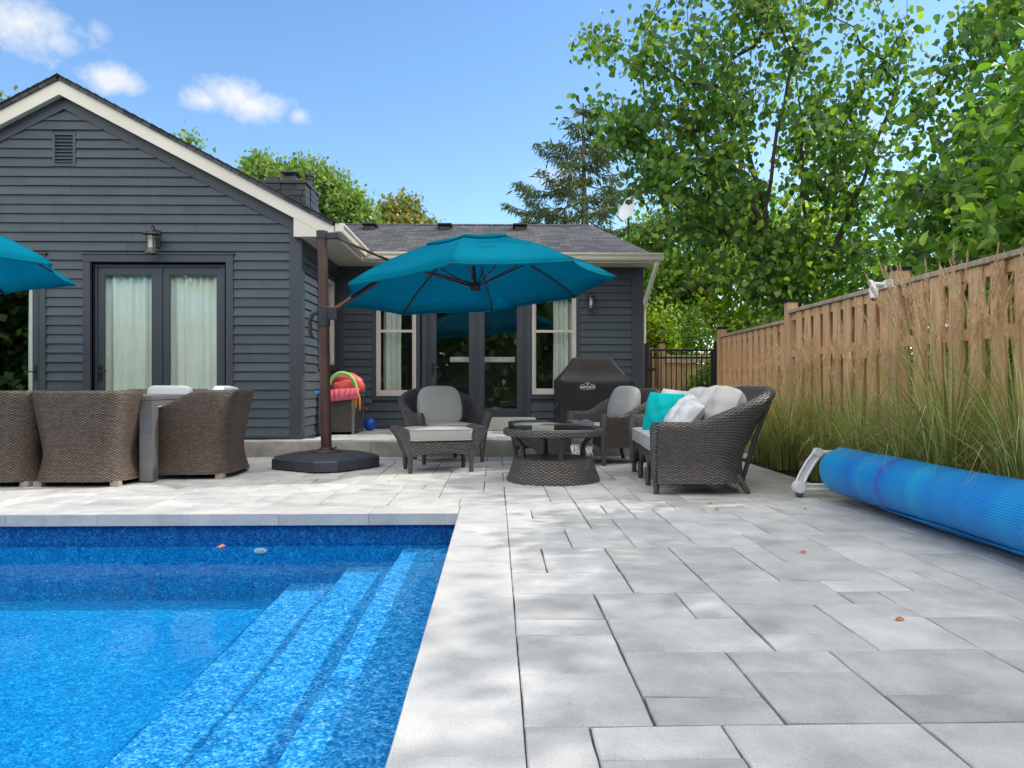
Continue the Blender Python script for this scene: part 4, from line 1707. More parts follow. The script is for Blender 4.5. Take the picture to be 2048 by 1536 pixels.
def shell(w, d, r, zb, h_arm, h_back, a0, a1, fl_back, fl_side, th0, th1, base_fl=0., waist=.35, n=56, nt_=12, rise=0):
    pts, tot_ = ushape(w, d, r, n)
    rows = []
    for (x, y, nx, ny, a) in pts:
        b = smooth(1 - (a - a0) / (a1 - a0))
        H = h_arm + (h_back - h_arm) * b
        ring_o, ring_i = [], []

        def off(t):
            o = fl_side * t + (fl_back - fl_side) * b * max(0, (t - waist) / (1 - waist)) ** 1.4
            o += base_fl * max(0, 1 - t / .35) ** 1.5
            return o
        rtop = (th1) / 2
        for k in range(nt_ + 1):
            t = k / nt_
            z = zb + (H - rtop - zb) * t
            th = th0 + (th1 - th0) * t ** 1.5
            ring_o.append((off(t) + th / 2, z))
            ring_i.append((off(t) - th / 2, z))
        cap_ = []
        for k in range(1, 6):
            q = PI * k / 6
            cap_.append((off(1) + rtop * math.cos(q), H - rtop + rtop * math.sin(q)))
        ring = ring_o + cap_ + ring_i[::-1]
        rows.append([(x + nx * o, y + ny * o, z) for o, z in ring])
    m = MB()
    m.surf(rows, closed=True)
    k = len(rows[0])
    m.add(rows[0], [list(range(k))])
    m.add(rows[-1], [list(range(k))[::-1]])
    return m


def apron(mb, x0, x1, y, zt, zl, za, th=.03, axis='x', arches=1):
    """panel with arched lower edge running along x at y (or along y at x)"""
    n = 14 * arches
    lowp = []
    for i in range(n + 1):
        u = x0 + (x1 - x0) * i / n
        q = (i / n * arches) % 1.0 if i < n else 1.0
        z = zl + (za - zl) * math.sin(PI * q) ** .7 if 0 < q < 1 else zl
        lowp.append((u, z))
    vs = []
    for yy in (y - th / 2, y + th / 2):
        for (u, z) in lowp: vs.append((u, yy, z) if axis == 'x' else (yy, u, z))
        for (u, z) in lowp: vs.append((u, yy, zt) if axis == 'x' else (yy, u, zt))
    m = n + 1
    fs = []
    for i in range(n):
        fs.append((i, i + 1, m + i + 1, m + i))
        fs.append((2 * m + i, 3 * m + i, 3 * m + i + 1, 2 * m + i + 1))
        fs.append((i, 2 * m + i, 2 * m + i + 1, i + 1))
        fs.append((m + i, m + i + 1, 3 * m + i + 1, 3 * m + i))
    mb.add(vs, fs)


def seat_cushion(sx, sy, sz, name='seat_cushion', parent=None, loc=(0, 0, 0), mat='cushion', rx=0, nick=None):
    f = lambda x, y, z: (x, y, z + (.012 * math.cos(PI * x / sx) * math.cos(PI * y / sy) if z > 0 else 0) + .002 * math.sin(x * 40) * math.sin(y * 31))
    m = MB()
    m.surf(superell(sx, sy, sz, .22, .12, 64, 20, f), closed=True)
    # piping along both edges
    for zz in (sz / 2 * .80, -sz / 2 * .80):
        ring = []
        for j in range(49):
            th = 2 * PI * j / 48
            c, s = math.cos(th), math.sin(th)
            sg = lambda c_, e: math.copysign(abs(c_) ** e, c_)
            ring.append((sx / 2 * 1.0 * sg(c, .12), sy / 2 * 1.0 * sg(s, .12), zz))
        m.tube(ring, .005, 6, cap=False)
    o = m.build(name, M[mat], parent, smooth=True)
    o.location = loc
    o.rotation_euler = (rx, 0, 0)
    return o


def legs(t, pts, mat='wicker_fine', r0=.03, r1=.024, zt=.2):
    for (x, y, dx, dy) in pts:
        m = MB()
        m.tube([(x, y, zt), (x + dx * .5, y + dy * .5, zt * .5), (x + dx, y + dy, .012), (x + dx, y + dy, 0)], [r0, (r0 + r1) / 2, r1, r1 * .8], 10)
        m.build('leg', M[mat], t, smooth=True, angle=50)


def armchair(loc, rz_, label, rx_c=R(-14)):
    t = thing('wicker_armchair', loc, rz_, label, 'armchair', 'charcoal wicker armchairs')
    W, D_ = .74, .68
    shell(W, D_, .24, .20, .61, .90, .12, .74, .17, .07, .045, .10, waist=.3, n=72).build('frame', M['wicker_dark'], t, smooth=True, angle=55)
    m = MB()
    m.box(-W / 2 + .03, W / 2 - .03, -D_ / 2 + .02, D_ / 2 - .06, .26, .33)
    apron(m, -W / 2 + .01, W / 2 - .01, -D_ / 2 + .025, .33, .17, .24)
    m.build('seat_frame', M['wicker_dark'], t)
    # front posts
    for sg in (-1, 1):
        m = MB()
        m.tube([(sg * (W / 2 - .005), -D_ / 2 - .0, .17), (sg * (W / 2 + .02), -D_ / 2 - .005, .40), (sg * (W / 2 + .062), -D_ / 2 - .01, .57), (sg * (W / 2 + .068), -D_ / 2 + .0, .60)], [.034, .046, .06, .045], 14)
        m.build('arm_post', M['wicker_fine'], t, smooth=True, angle=50)
    legs(t, [(-W / 2, -D_ / 2 + .01, 0, 0), (W / 2, -D_ / 2 + .01, 0, 0), (-W / 2 + .12, D_ / 2 - .06, -.02, .05), (W / 2 - .12, D_ / 2 - .06, .02, .05)])
    seat_cushion(.62, .60, .13, parent=t, loc=(0, -.045, .405))
    # round-topped back cushion
    def f(x, y, z):
        k = 1 - .10 * max(0, z / .25)
        pk = .010 * math.exp(-((x - .05) / .02) ** 2) * max(0, (z - .08) / .2)
        return (x * k, y * (1 - .25 * abs(z) / .3) - pk * (1 if y > 0 else -1), z)
    m = MB()
    m.surf([[(p[0], p[2], p[1]) for p in row] for row in superell(.58, .50, .20, .55, .50, 48, 22)], closed=True, flip=True)
    m2 = MB()
    vs = [f(*v) for v in m.v]
    m2.v = vs; m2.f = m.f; m2.uv = m.uv
    o = m2.build('back_cushion', M['cushion'], t, smooth=True)
    o.location = (0, .17, .68)
    o.rotation_euler = (rx_c, 0, 0)
    return t


def ottoman(loc, rz_, label):
    t = thing('wicker_ottoman', loc, rz_, label, 'ottoman', 'charcoal wicker ottomans')
    W, D_ = .70, .46
    m = MB()
    # body: flared sides, arch on front and back
    apron(m, -W / 2, W / 2, -D_ / 2, .33, .15, .22, .03)
    apron(m, -W / 2, W / 2, D_ / 2, .33, .15, .22, .03)
    m.box(-W / 2 + .02, W / 2 - .02, -D_ / 2 + .016, D_ / 2 - .016, .26, .325)
    m.build('frame', M['wicker_dark'], t)
    for sg in (-1, 1):
        P = []
        prof_ = [(-.01, .15), (.03, .22), (.075, .33), (.115, .40), (.15, .435), (.155, .462), (.13, .486), (.09, .494), (.045, .485), (.012, .455), (-.005, .40), (-.02, .30), (-.03, .15)]
        for i in range(9):
            y = -D_ / 2 - .02 + (D_ + .04) * i / 8
            P.append([(sg * (W / 2 + o * 1.0), y, z + .006 * math.sin(PI * i / 8)) for (o, z) in prof_])
        m = MB()
        m.surf(P, closed=True, flip=sg < 0)
        n_ = len(prof_)
        m.add(P[0], [list(range(n_))]); m.add(P[-1], [list(range(n_))[::-1]])
        m.build('side_roll', M['wicker_fine'], t, smooth=True, angle=60)
    legs(t, [(sx * (W / 2 - .02), sy * (D_ / 2 - .01), 0, 0) for sx in (-1, 1) for sy in (-1, 1)])
    seat_cushion(W - .01, D_ + .05, .14, parent=t, loc=(0, -.0, .405), name='cushion')
    return t


ac1 = armchair((-.64, 9.10, 0), R(24), 'wicker armchair with grey round-backed cushion between the umbrella pole and the french doors')
ot1 = ottoman((-.64, 8.10, 0), R(14), 'wicker ottoman with thick pale grey cushion in front of the left armchair')
ac2 = armchair((1.42, 8.98, 0), R(-68), 'wicker armchair turned sideways in front of the covered grill')
ot2 = ottoman((.57, 8.78, 0), R(-68), 'wicker ottoman partly hidden behind the round glass coffee table')

# folded throw on the second ottoman
th = MB()
P = []
for i in range(15):
    u = i / 14
    row = []
    for j in range(8):
        v = j / 7
        x = .86 + .24 * v + .02 * math.sin(u * 8)
        y = 8.42 + .42 * u - .06 * v
        z = .492 + .012 * math.sin(u * 21 + v * 5) + .01 * math.sin(v * 9)
        if u < .2: z -= (.2 - u) * 1.2
        row.append((x, y, z))
    P.append(row)
th.surf(P)
tr = thing('throw_blanket', (.95, 8.6, .44), 0, 'dark woven throw with white fringe lying over the ottoman behind the coffee table', 'blanket')
o = th.build('cloth', M['throw'], tr, True, smooth=True)
q = o.modifiers.new('s', 'SOLIDIFY'); q.thickness = .018
fr = MB()
frg = random.Random(6)
for i in range(46):
    x = .86 + .24 * i / 45
    fr.tube([(x, 8.425, .262), (x + frg.uniform(-.01, .01), 8.41, .22), (x + frg.uniform(-.03, .03), 8.405 + frg.uniform(-.01, .01), .13 + frg.uniform(-.02, .04))], .0028, 4)
fr.build('fringe', M['fringe'], tr, True)


def loveseat(loc, rz_, label):
    t = thing('wicker_loveseat', loc, rz_, label, 'sofa')
    W, D_ = 1.62, .72
    shell(W, D_, .26, .10, .625, .93, .50, 1.14, .32, .055, .05, .10, base_fl=.07, waist=.12, n=130, nt_=16).build('frame', M['wicker_dark'], t, smooth=True, angle=55)
    m = MB()
    m.box(-W / 2 + .03, W / 2 - .03, -D_ / 2 + .02, D_ / 2 - .06, .26, .33)
    apron(m, -W / 2 + .02, W / 2 - .02, -D_ / 2 + .01, .33, .15, .27, arches=3)
    m.build('seat_frame', M['wicker_fine'], t)
    for sg in (-1, 1):
        m = MB()
        m.tube([(sg * W / 2, -D_ / 2 - .01, .12), (sg * (W / 2 + .02), -D_ / 2 - .015, .40), (sg * (W / 2 + .045), -D_ / 2 - .01, .56), (sg * (W / 2 + .055), -D_ / 2, .61)], [.034, .042, .054, .045], 14)
        m.build('arm_post', M['wicker_fine'], t, smooth=True, angle=50)
        m = MB()
        m.tube([(sg * (W / 2 - .05), D_ / 2 + .02, .10), (sg * (W / 2 - .05), D_ / 2 + .14, .50), (sg * (W / 2 - .05), D_ / 2 + .26, .80)], .02, 8)
        m.build('back_brace', M['dark_plastic'], t, smooth=True)
    lg = [(sx, -D_ / 2, 0, 0) for sx in (-W / 2, -W / 6, W / 6, W / 2)] + [(-W / 2 + .04, D_ / 2 - .02, 0, .09), (W / 2 - .04, D_ / 2 - .02, 0, .09)]
    legs(t, lg, zt=.17)
    for k, sx in ((0, -.375), (1, .375)):
        seat_cushion(.755, .64, .14, parent=t, loc=(sx, -.075, .42))
    return t


lsv = loveseat((1.80, 7.10, 0), R(-94), 'large wicker loveseat seen from its arm side, heaped with pillows')
LS = Matrix.Translation((1.80, 7.10, 0)) @ Matrix.Rotation(R(-94), 4, 'Z')


def place(o, M_):
    o.matrix_world = M_
    return o


def pillow(name, w_, h_, T, mat, label, lx, ly, lz, rx, ry, rz_, seed=0, cat='pillow', group=None, wr=.006, squash=0, rc=.03):
    rng = random.Random(seed)
    n = 26
    ph = [rng.uniform(0, 6) for _ in range(6)]
    top, bot = [], []
    for i in range(n + 1):
        u = -1 + 2 * i / n
        rt, rb_ = [], []
        for j in range(n + 1):
            v = -1 + 2 * j / n
            x = w_ / 2 * u * (1 - .06 * (1 - v * v) - rc * v * v * u * u)
            y = h_ / 2 * v * (1 - .06 * (1 - u * u) - rc * u * u * v * v)
            q = max(0, (1 - u * u) * (1 - v * v))
            z = T / 2 * q ** .5
            wz = wr * (math.sin(u * 7 + v * 5 + ph[0]) + math.sin(v * 11 - u * 4 + ph[1]) * .6 + math.sin(u * 17 + ph[2]) * .3) * q ** .3
            fold = -squash * math.exp(-((u * .8 + v * .3 - .1) / .12) ** 2) * q
            rt.append((x, y, z + wz + fold))
            rb_.append((x, y, -z + wz * .6))
        top.append(rt); bot.append(rb_)
    m = MB()
    m.surf(top)
    m.surf(bot, flip=True)
    o = m.build(name, M[mat], smooth=True)
    o.matrix_world = LS @ Matrix.Translation((lx, ly, lz)) @ Matrix.Rotation(rz_, 4, 'Z') @ Matrix.Rotation(rx, 4, 'X') @ Matrix.Rotation(ry, 4, 'Y')
    return tag(o, label, cat, group)


# loveseat local frame: x>0 is the near end (towards the pool), y<0 the front
pillow('back_pillow', .78, .54, .34, 'beige_cloth', 'large pale grey back pillow leaning in the middle of the loveseat', -.30, .21, .68, R(68), 0, 0, 3, squash=.04, wr=.012, rc=.17)
pillow('back_pillow', .76, .56, .38, 'beige_cloth', 'rumpled pale grey back pillow at the near end of the loveseat', .42, .25, .69, R(62), R(6), 0, 4, squash=.08, wr=.016, rc=.17)
pillow('throw_pillow', .50, .46, .21, 'print', 'feather print pillow at the far end of the loveseat behind the turquoise one', -.62, .02, .68, R(68), R(10), R(25), 5, group='feather print pillows')
pillow('throw_pillow', .48, .44, .20, 'turq', 'plain turquoise pillow standing on the loveseat', -.12, -.16, .655, R(76), R(8), R(30), 6)
pillow('throw_pillow', .56, .44, .24, 'print', 'feather print pillow leaning on the near arm of the loveseat', .43, -.06, .645, R(50), R(18), R(-14), 7, group='feather print pillows', squash=.02, wr=.006)


# ------------------------------------------------------------------ coffee table
def coffee(loc):
    t = thing('coffee_table', loc, 0, 'round wicker coffee table with glass top and flared drum base', 'coffee table')
    m = MB()
    m.lathe([(.46, 0), (.462, .02), (.445, .06), (.415, .14), (.395, .205), (.385, .22), (.36, .228), (.0, .228)], 64)
    m.build('base', M['wicker_dark'], t, smooth=True, angle=40)
    for k in range(4):
        a = R(-80) + k * PI / 2
        m = MB()
        m.tube([(.30 * math.cos(a), .30 * math.sin(a), .222), (.31 * math.cos(a), .31 * math.sin(a), .34), (.40 * math.cos(a), .40 * math.sin(a), .45)], [.028, .024, .03], 8)
        m.build('leg', M['wicker_fine'], t, smooth=True, angle=50)
    m = MB()
    m.lathe([(.40, .452), (.475, .445), (.492, .458), (.495, .50), (.485, .513), (.44, .516), (.40, .505)], 64, cap=False)
    m.lathe([(.0, .452), (.40, .452)], 64, cap=False)
    m.build('rim', M['wicker_dark'], t, smooth=True, angle=40)
    m = MB()
    m.lathe([(.0, .511), (.462, .511), (.466, .515), (.462, .519), (.0, .519)], 64, cap=False)
    m.build('glass_top', M['glass_clear'], t, smooth=True, angle=40)
    return t


coffee((.565, 7.27, 0))


# ------------------------------------------------------------------ dining set
def dining_chair(loc, rz_, label, cushion=True):
    t = thing('dining_armchair', loc, rz_, label, 'dining chair', 'brown wicker dining armchairs')
    W, D_ = .70, .66
    shell(W - .04, D_ - .02, .14, .05, .70, .89, .40, .95, .12, .07, .05, .065, base_fl=.085, waist=.25, n=64, nt_=16).build('frame', M['wicker_brown'], t, smooth=True, angle=60)
    # front face and seat deck
    m = MB()
    m.box(-W / 2 + .02, W / 2 - .02, -D_ / 2 + .0, -D_ / 2 + .03, .05, .40)
    m.box(-W / 2 + .02, W / 2 - .02, -D_ / 2 + .03, D_ / 2 - .02, .34, .38)
    m.build('seat_front', M['wicker_brown'], t)
    for sx in (-1, 1):
        for sy in (-1, 1):
            MB().box(sx * (W / 2 - .0) - .04, sx * (W / 2) + .04, sy * (D_ / 2 - .0) - .04, sy * (D_ / 2) + .04, 0, .05).build('foot', M['foot_wood'], t, bevel=.004)
    seat_cushion(.60, .60, .12, parent=t, loc=(0, -.04, .44), mat='cushion_light')
    if cushion:
        m = MB()
        m.surf([[(p[0], p[2], p[1]) for p in row] for row in superell(.52, .46, .13, .3, .25, 48, 16)], closed=True, flip=True)
        o = m.build('back_cushion', M['cushion_light'], t, smooth=True)
        o.location = (0, .22, .70)
        o.rotation_euler = (R(-12), 0, 0)
    return t


dining_chair((at(22, 900, 7.2)[0] - .02, 7.24, 0), R(180), 'wicker dining armchair seen from behind, cut off at the left edge', cushion=False)
dining_chair((at(190, 900, 7.2)[0], 7.24, 0), R(180), 'wicker dining armchair seen from behind, left of the grey table leg', cushion=False)
dining_chair((-3.10, 7.80, 0), R(-90), 'wicker dining armchair at the right end of the table, side on')
dining_chair((-3.95, 8.75, 0), R(0), 'wicker dining armchair across the table with a white cushion showing over it')
tb = thing('dining_table', (-4.5, 7.75, 0), 0, 'brushed metal dining table with thick square legs', 'table')
x1_, y0_, y1_ = -3.31, 7.16, 8.34
xL = -5.95
m = MB()
m.box(xL, x1_, y0_, y1_, .795, .838)
m.box(xL + .01, x1_ - .01, y0_ + .01, y0_ + .05, .735, .795)
m.box(xL + .01, x1_ - .01, y1_ - .05, y1_ - .01, .735, .795)
m.box(x1_ - .05, x1_ - .01, y0_ + .05, y1_ - .05, .735, .795)
m.box(xL + .01, xL + .05, y0_ + .05, y1_ - .05, .735, .795)
m.build('tabletop', M['table_metal'], tb, True, bevel=.004)
for (a, b) in ((x1_ - .13, y0_), (x1_ - .13, y1_ - .13), (xL, y0_), (xL, y1_ - .13)):
    MB().box(a + .002, a + .128, b + .002, b + .128, .01, .735).build('leg', M['table_metal'], tb, True, bevel=.004)

# ------------------------------------------------------------------ grill under cover
def grill():
    x0, x1 = at(1113, 800, 11.5)[0], at(1270, 800, 11.5)[0]
    cx = (x0 + x1) / 2
    W = (x1 - x0)
    t = thing('covered_grill', (cx, 11.75, PZ), 0, 'barbecue grill under a black fitted cover with a small white logo', 'grill')
    hw = W / 2
    # cross-sections from bottom to top: (half width left, right, half depth, z)
    lv = [(hw * .97, .31, .02), (hw * .98, .31, .25), (hw * .985, .315, .5), (hw * 1.0, .32, .72), (hw * 1.0, .32, .80), (hw * .97, .31, .825), (hw * .80, .28, .92), (hw * .56, .215, 1.10), (hw * .49, .19, 1.17), (hw * .46, .17, 1.185)]
    P = []
    rng = random.Random(3)
    for (a, b, z) in lv:
        row = []
        n = 64
        for j in range(n):
            thh = 2 * PI * j / n
            sg = lambda c, e: math.copysign(abs(c) ** e, c)
            x = a * sg(math.cos(thh), .10)
            y = b * sg(math.sin(thh), .10)
            wv = .010 * math.sin(thh * 9 + z * 3) + .008 * math.sin(thh * 17 + z * 7)
            if z > .82: wv *= .5
            dz = .018 * math.sin(thh * 5) if .7 < z < .85 else 0
            sh = -.03 if z > .9 else 0
            row.append((x * (1 + wv * .5) + sh, y * (1 + wv) + (.06 if z > .9 else 0), z + dz))
        P.append(row)
    # interpolate rows
    Q = []
    for a, b in zip(P[:-1], P[1:]):
        for s in (0, .33, .66):
            Q.append([tuple(np.array(p) * (1 - s) + np.array(q) * s) for p, q in zip(a, b)])
    Q.append(P[-1])
    m = MB()
    m.surf(Q, closed=True)
    m.add(P[-1], [list(range(64))])
    m.build('cover', M['grill_cover'], t, smooth=True, angle=50)
    # logo
    cu = bpy.data.curves.new('logo', 'FONT')
    cu.body = 'NAPOLEON'
    cu.size = .052
    cu.extrude = .001
    cu.offset = .0012
    cu.align_x = 'CENTER'
    lo = bpy.data.objects.new('logo_text', cu)
    COL.objects.link(lo)
    lx = at(1175, 767, 11.42)[0] - cx
    lz = at(1175, 773, 11.42)[1] - PZ
    me = bpy.data.meshes.new_from_object(lo.evaluated_get(bpy.context.evaluated_depsgraph_get()))
    bpy.data.objects.remove(lo)
    o = bpy.data.objects.new('logo', me)
    me.materials.clear()
    me.materials.append(M['fringe'])
    COL.objects.link(o)
    o.parent = t
    o.location = (lx, -.337, lz - .019)
    o.rotation_euler = (R(90), 0, 0)
    o.scale = (.8, 1, 1)
    m = MB()
    ring = []
    for k in range(41):
        a = 2 * PI * k / 40
        x = .115 * math.copysign(abs(math.cos(a)) ** .35, math.cos(a))
        z = .038 * math.copysign(abs(math.sin(a)) ** .5, math.sin(a))
        if z > 0 and abs(x) < .06: z += .040 * math.cos(x / .06 * PI / 2)
        ring.append((lx + x, -.336, lz + z))
    m.tube(ring, .0018, 4)
    # small leaf shape over the letters
    for a in (60, 90, 120):
        m.tube([(lx, -.336, lz + .032), (lx + .022 * math.cos(R(a)), -.336, lz + .032 + .026 * math.sin(R(a)))], [.006, .002], 5)
    m.build('logo_outline', M['fringe'], t)
    m = MB()
    m.tube([(-hw * .96, -.30, .46), (-hw * 1.02, -.33, .40), (-hw * 1.03, -.33, .26)], [.012, .016, .01], 6)
    m.build('strap', M['black_metal'], t)
    return t


grill()

# ------------------------------------------------------------------ storage box and pool toys
bx0, bx1, by0, by1 = -2.675, -2.14, 11.12, 11.95
t = thing('storage_box', ((bx0 + bx1) / 2, (by0 + by1) / 2, PZ), 0, 'grey wicker storage box on the porch against the wing wall', 'storage box')
m = MB()
m.box(bx0 + .03, bx1 - .03, by0 + .01, by0 + .03, PZ + .04, PZ + .56)
m.box(bx0 + .03, bx1 - .03, by1 - .03, by1 - .01, PZ + .04, PZ + .56)
m.box(bx0 + .01, bx0 + .03, by0 + .03, by1 - .03, PZ + .04, PZ + .56)
m.box(bx1 - .03, bx1 - .01, by0 + .03, by1 - .03, PZ + .04, PZ + .56)
m.build('panel', M['wicker_box'], t, True)
for a in (bx0, bx1 - .035):
    for b in (by0, by1 - .035):
        MB().box(a, a + .035, b, b + .035, PZ, PZ + .57).build('corner_post', M['table_metal'], t, True, bevel=.003)
m = MB()
m.box(bx0 - .015, bx1 + .015, by0 - .015, by1 + .015, PZ + .571, PZ + .60)
m.build('lid', M['table_metal'], t, True, bevel=.006)
TZ = PZ + .60
m = MB()
m.tube([(-2.74, 11.02, TZ + .035), (-2.5, 11.35, TZ + .036), (-2.20, 11.7, TZ + .04)], .036, 14)
rebase(m.build('pool_noodle', M['blue_foam'], smooth=True, angle=50), (-2.5, 11.35, TZ))
tag(bpy.data.objects['pool_noodle'], 'blue foam pool noodle sticking out left of the storage box lid', 'pool noodle')
m = MB()
pts_ = []
for i in range(17):
    a = PI * i / 16
    pts_.append((-2.33 - .20 * math.cos(a), 11.10 + .16 * i / 16, TZ + .0 + .33 * math.sin(a) ** .8))
pts_[0] = (-2.56, 11.08, TZ - .02)
o = m.tube(pts_, .030, 12).build('pool_noodle', M['green_foam'], smooth=True, angle=50)
rebase(o, (-2.4, 11.2, TZ))
tag(o, 'light green foam pool noodle arched over the coral float', 'pool noodle')
m = MB()
o = m.tube([(-2.30, 11.5, TZ + .09), (-2.06, 11.6, TZ + .055)], .035, 12).build('pool_noodle', M['teal_foam'], smooth=True, angle=50)
rebase(o, (-2.2, 11.5, TZ))
tag(o, 'short teal foam noodle end at the right side of the storage box', 'pool noodle')
fl_ = thing('pool_float', (-2.35, 11.40, TZ), 0, 'folded coral inflatable float heaped on the storage box', 'pool float')
f = lambda x, y, z: (x, y + .01 * math.sin(x * 30), z - .3 * x * x + .012 * math.sin(x * 25 + z * 9))
for (sx, sy, sz, lx, ly, lz, ry) in ((.46, .34, .27, .07, .04, .20, .12), (.40, .26, .20, .03, -.08, .13, -.1), (.26, .24, .17, .20, .05, .14, .5)):
    m = MB()
    m.surf(superell(sx, sy, sz, .75, .75, 36, 18, f), closed=True)
    o = m.build('air_chamber', M['pink'], fl_, smooth=True)
    o.location = (lx, ly, lz)
    o.rotation_euler = (.1, ry, .3)
m = MB()
P = []
for i in range(31):
    u = i / 30
    row = []
    for j in range(8):
        v = j / 7
        x = -2.50 + .42 * u + (.03 * (1 - v) * (1 if u > .5 else -1)) * .6
        z = TZ + .07 - .14 * v - .03 * (1 - u) * v + .02 * u
        y = 11.10 - .035 * math.sin(v * PI) - .010 * abs(math.sin(u * PI * 6)) + .05 * (1 - v)
        row.append((x, y, z))
    P.append(row)
m.surf(P)
o = m.build('cloth_flap', M['pink2'], fl_, smooth=True)
o.data.transform(Matrix.Translation(-Vector(fl_.location)))
q = o.modifiers.new('s', 'SOLIDIFY'); q.thickness = .02
m = MB()
for k in range(3):
    x = -2.19 + .05 * k
    m.tube([(x - .05, 11.22, TZ + .07), (x, 11.16, TZ + .04), (x + .035, 11.12, TZ - .06 - .03 * (k == 1)), (x + .02 + .01 * k, 11.12, TZ - .17 - .03 * k)], [.014, .016, .016, .007], 8)
o = m.build('diving_toy', M['orange'], smooth=True)
rebase(o, (-2.14, 11.15, TZ))
tag(o, 'orange rubber toy with strands hanging over the box corner', 'pool toy')
m = MB()
m.surf(superell(.21, .21, .21, 1, 1, 28, 16), closed=True)
o = m.build('ball', M['ball'], smooth=True)
o.location = (at(738, 843, 11.95)[0] - .01, 12.08, PZ + .105)
tag(o, 'blue ball on the porch behind the storage box', 'ball')
m = MB().tube([(-2.12, 11.9, PZ + .35), (-2.08, 11.88, PZ + .37)], .018, 8)
o = rebase(m.build('toy_handle', M['hose'], smooth=True, angle=50), (-2.1, 11.9, PZ + .35))
tag(o, 'tiny red toy end poking out beside the storage box', 'toy')

# ------------------------------------------------------------------ pool cover roller
rl = thing('pool_cover_roller', (2.80, 5.98, 0), 0, 'blue bubble pool cover rolled on a white stand along the planting bed', 'pool cover roller')
RR = .188
m = MB()
P = []
rr = random.Random(12)
ny = 120
prof_r = []
for i in range(ny + 1):
    y = -.0 - 6.3 * i / ny
    endr = 1 - .28 * max(0, 1 - i / 2.5) ** 2
    row = []
    for j in range(48):
        a = 2 * PI * j / 48
        r = RR * endr * (1 + .012 * math.sin(a * 3 + y * .8) + .010 * math.sin(y * 5.1) + .012 * math.sin(y * 1.7 + 1))
        row.append((r * math.cos(a), y, .250 + r * math.sin(a) * 1.0))
    P.append(row)
m.surf(P, closed=True, flip=True)
m.add(P[0], [list(range(48))])
m.build('rolled_cover', M['bubble'], rl, smooth=True, angle=60)
m = MB()     # loose flap lying under the roll
P = []
for i in range(60):
    y = -.8 - 5.4 * i / 59
    P.append([(-.10 + .22 * k / 5, y, .09 - .075 * math.sin(PI * .5 * k / 5) + .004 * math.sin(y * 7 + k)) for k in range(6)])
m.surf(P)
o = m.build('loose_flap', M['bubble'], rl, smooth=True)
q = o.modifiers.new('s', 'SOLIDIFY'); q.thickness = .006
for yy in (.13, -6.4):
    st_ = MB()
    for sg in (-1, 1):
        k_ = [(-.10, .375), (-.16, .30), (-.225, .19), (-.265, .095)]
        pl = [(sg * -x_ * -1, z_) for x_, z_ in k_]
        wd_ = .034
        # broad channel-shaped leg
        lft = [(x_ - wd_ * .9, z_ + wd_ * .35) for x_, z_ in k_]
        rgt = [(x_ + wd_ * .9, z_ - wd_ * .35) for x_, z_ in k_]
        web = [(sg * -x_ * -1, z_) for x_, z_ in lft + rgt[::-1]]
        if sg > 0: web = [(-x_, z_) for x_, z_ in web]
        web = [(x_ if sg < 0 else abs(x_), z_) for x_, z_ in [(-abs(p[0]), p[1]) for p in lft + rgt[::-1]]]
        st_.prism(web, 1, yy - .006, yy + .012)
        for edge in (lft, rgt):
            st_.tube([((-abs(p[0]) if sg < 0 else abs(p[0])), yy - .008, p[1]) for p in edge], .011, 8)
        xt = sg * .10
        st_.tube([(xt, yy - .03, .378), (xt, yy + .03, .378)], .036, 20)
        xk = sg * .262
        st_.tube([(xk, yy - .035, .088), (xk, yy + .03, .088)], .05, 24)
        st_.tube([(xk, yy - .042, .088), (xk, yy - .035, .088)], .040, 24)
    for zz in (.105, .065):
        st_.tube([(-.24, yy, zz), (.24, yy, zz)], .013, 8)
    st_.box(-.24, .24, yy - .004, yy + .008, .065, .105)
    st_.tube([(-.10, yy, .375), (.10, yy, .375)], .02, 8)
    st_.tube([(0, yy, .375), (0, yy, .25)], .03, 10)
    so_ = st_.build('stand', M['white_plastic'], rl, smooth=True, angle=50)
    for xx in (-.255, .255):
        MB().tube([(xx - .022, yy, .034), (xx + .022, yy, .034)], [.034, .034], 18).build('wheel', M['grey_plastic'], so_, bevel=.006)
MB().tube([(0, .15, .25), (0, -6.4, .25)], .03, 12).build('axle', M['table_metal'], rl, smooth=True)

# ------------------------------------------------------------------ timber fence
FX = lambda y: 3.36 + .0195 * y


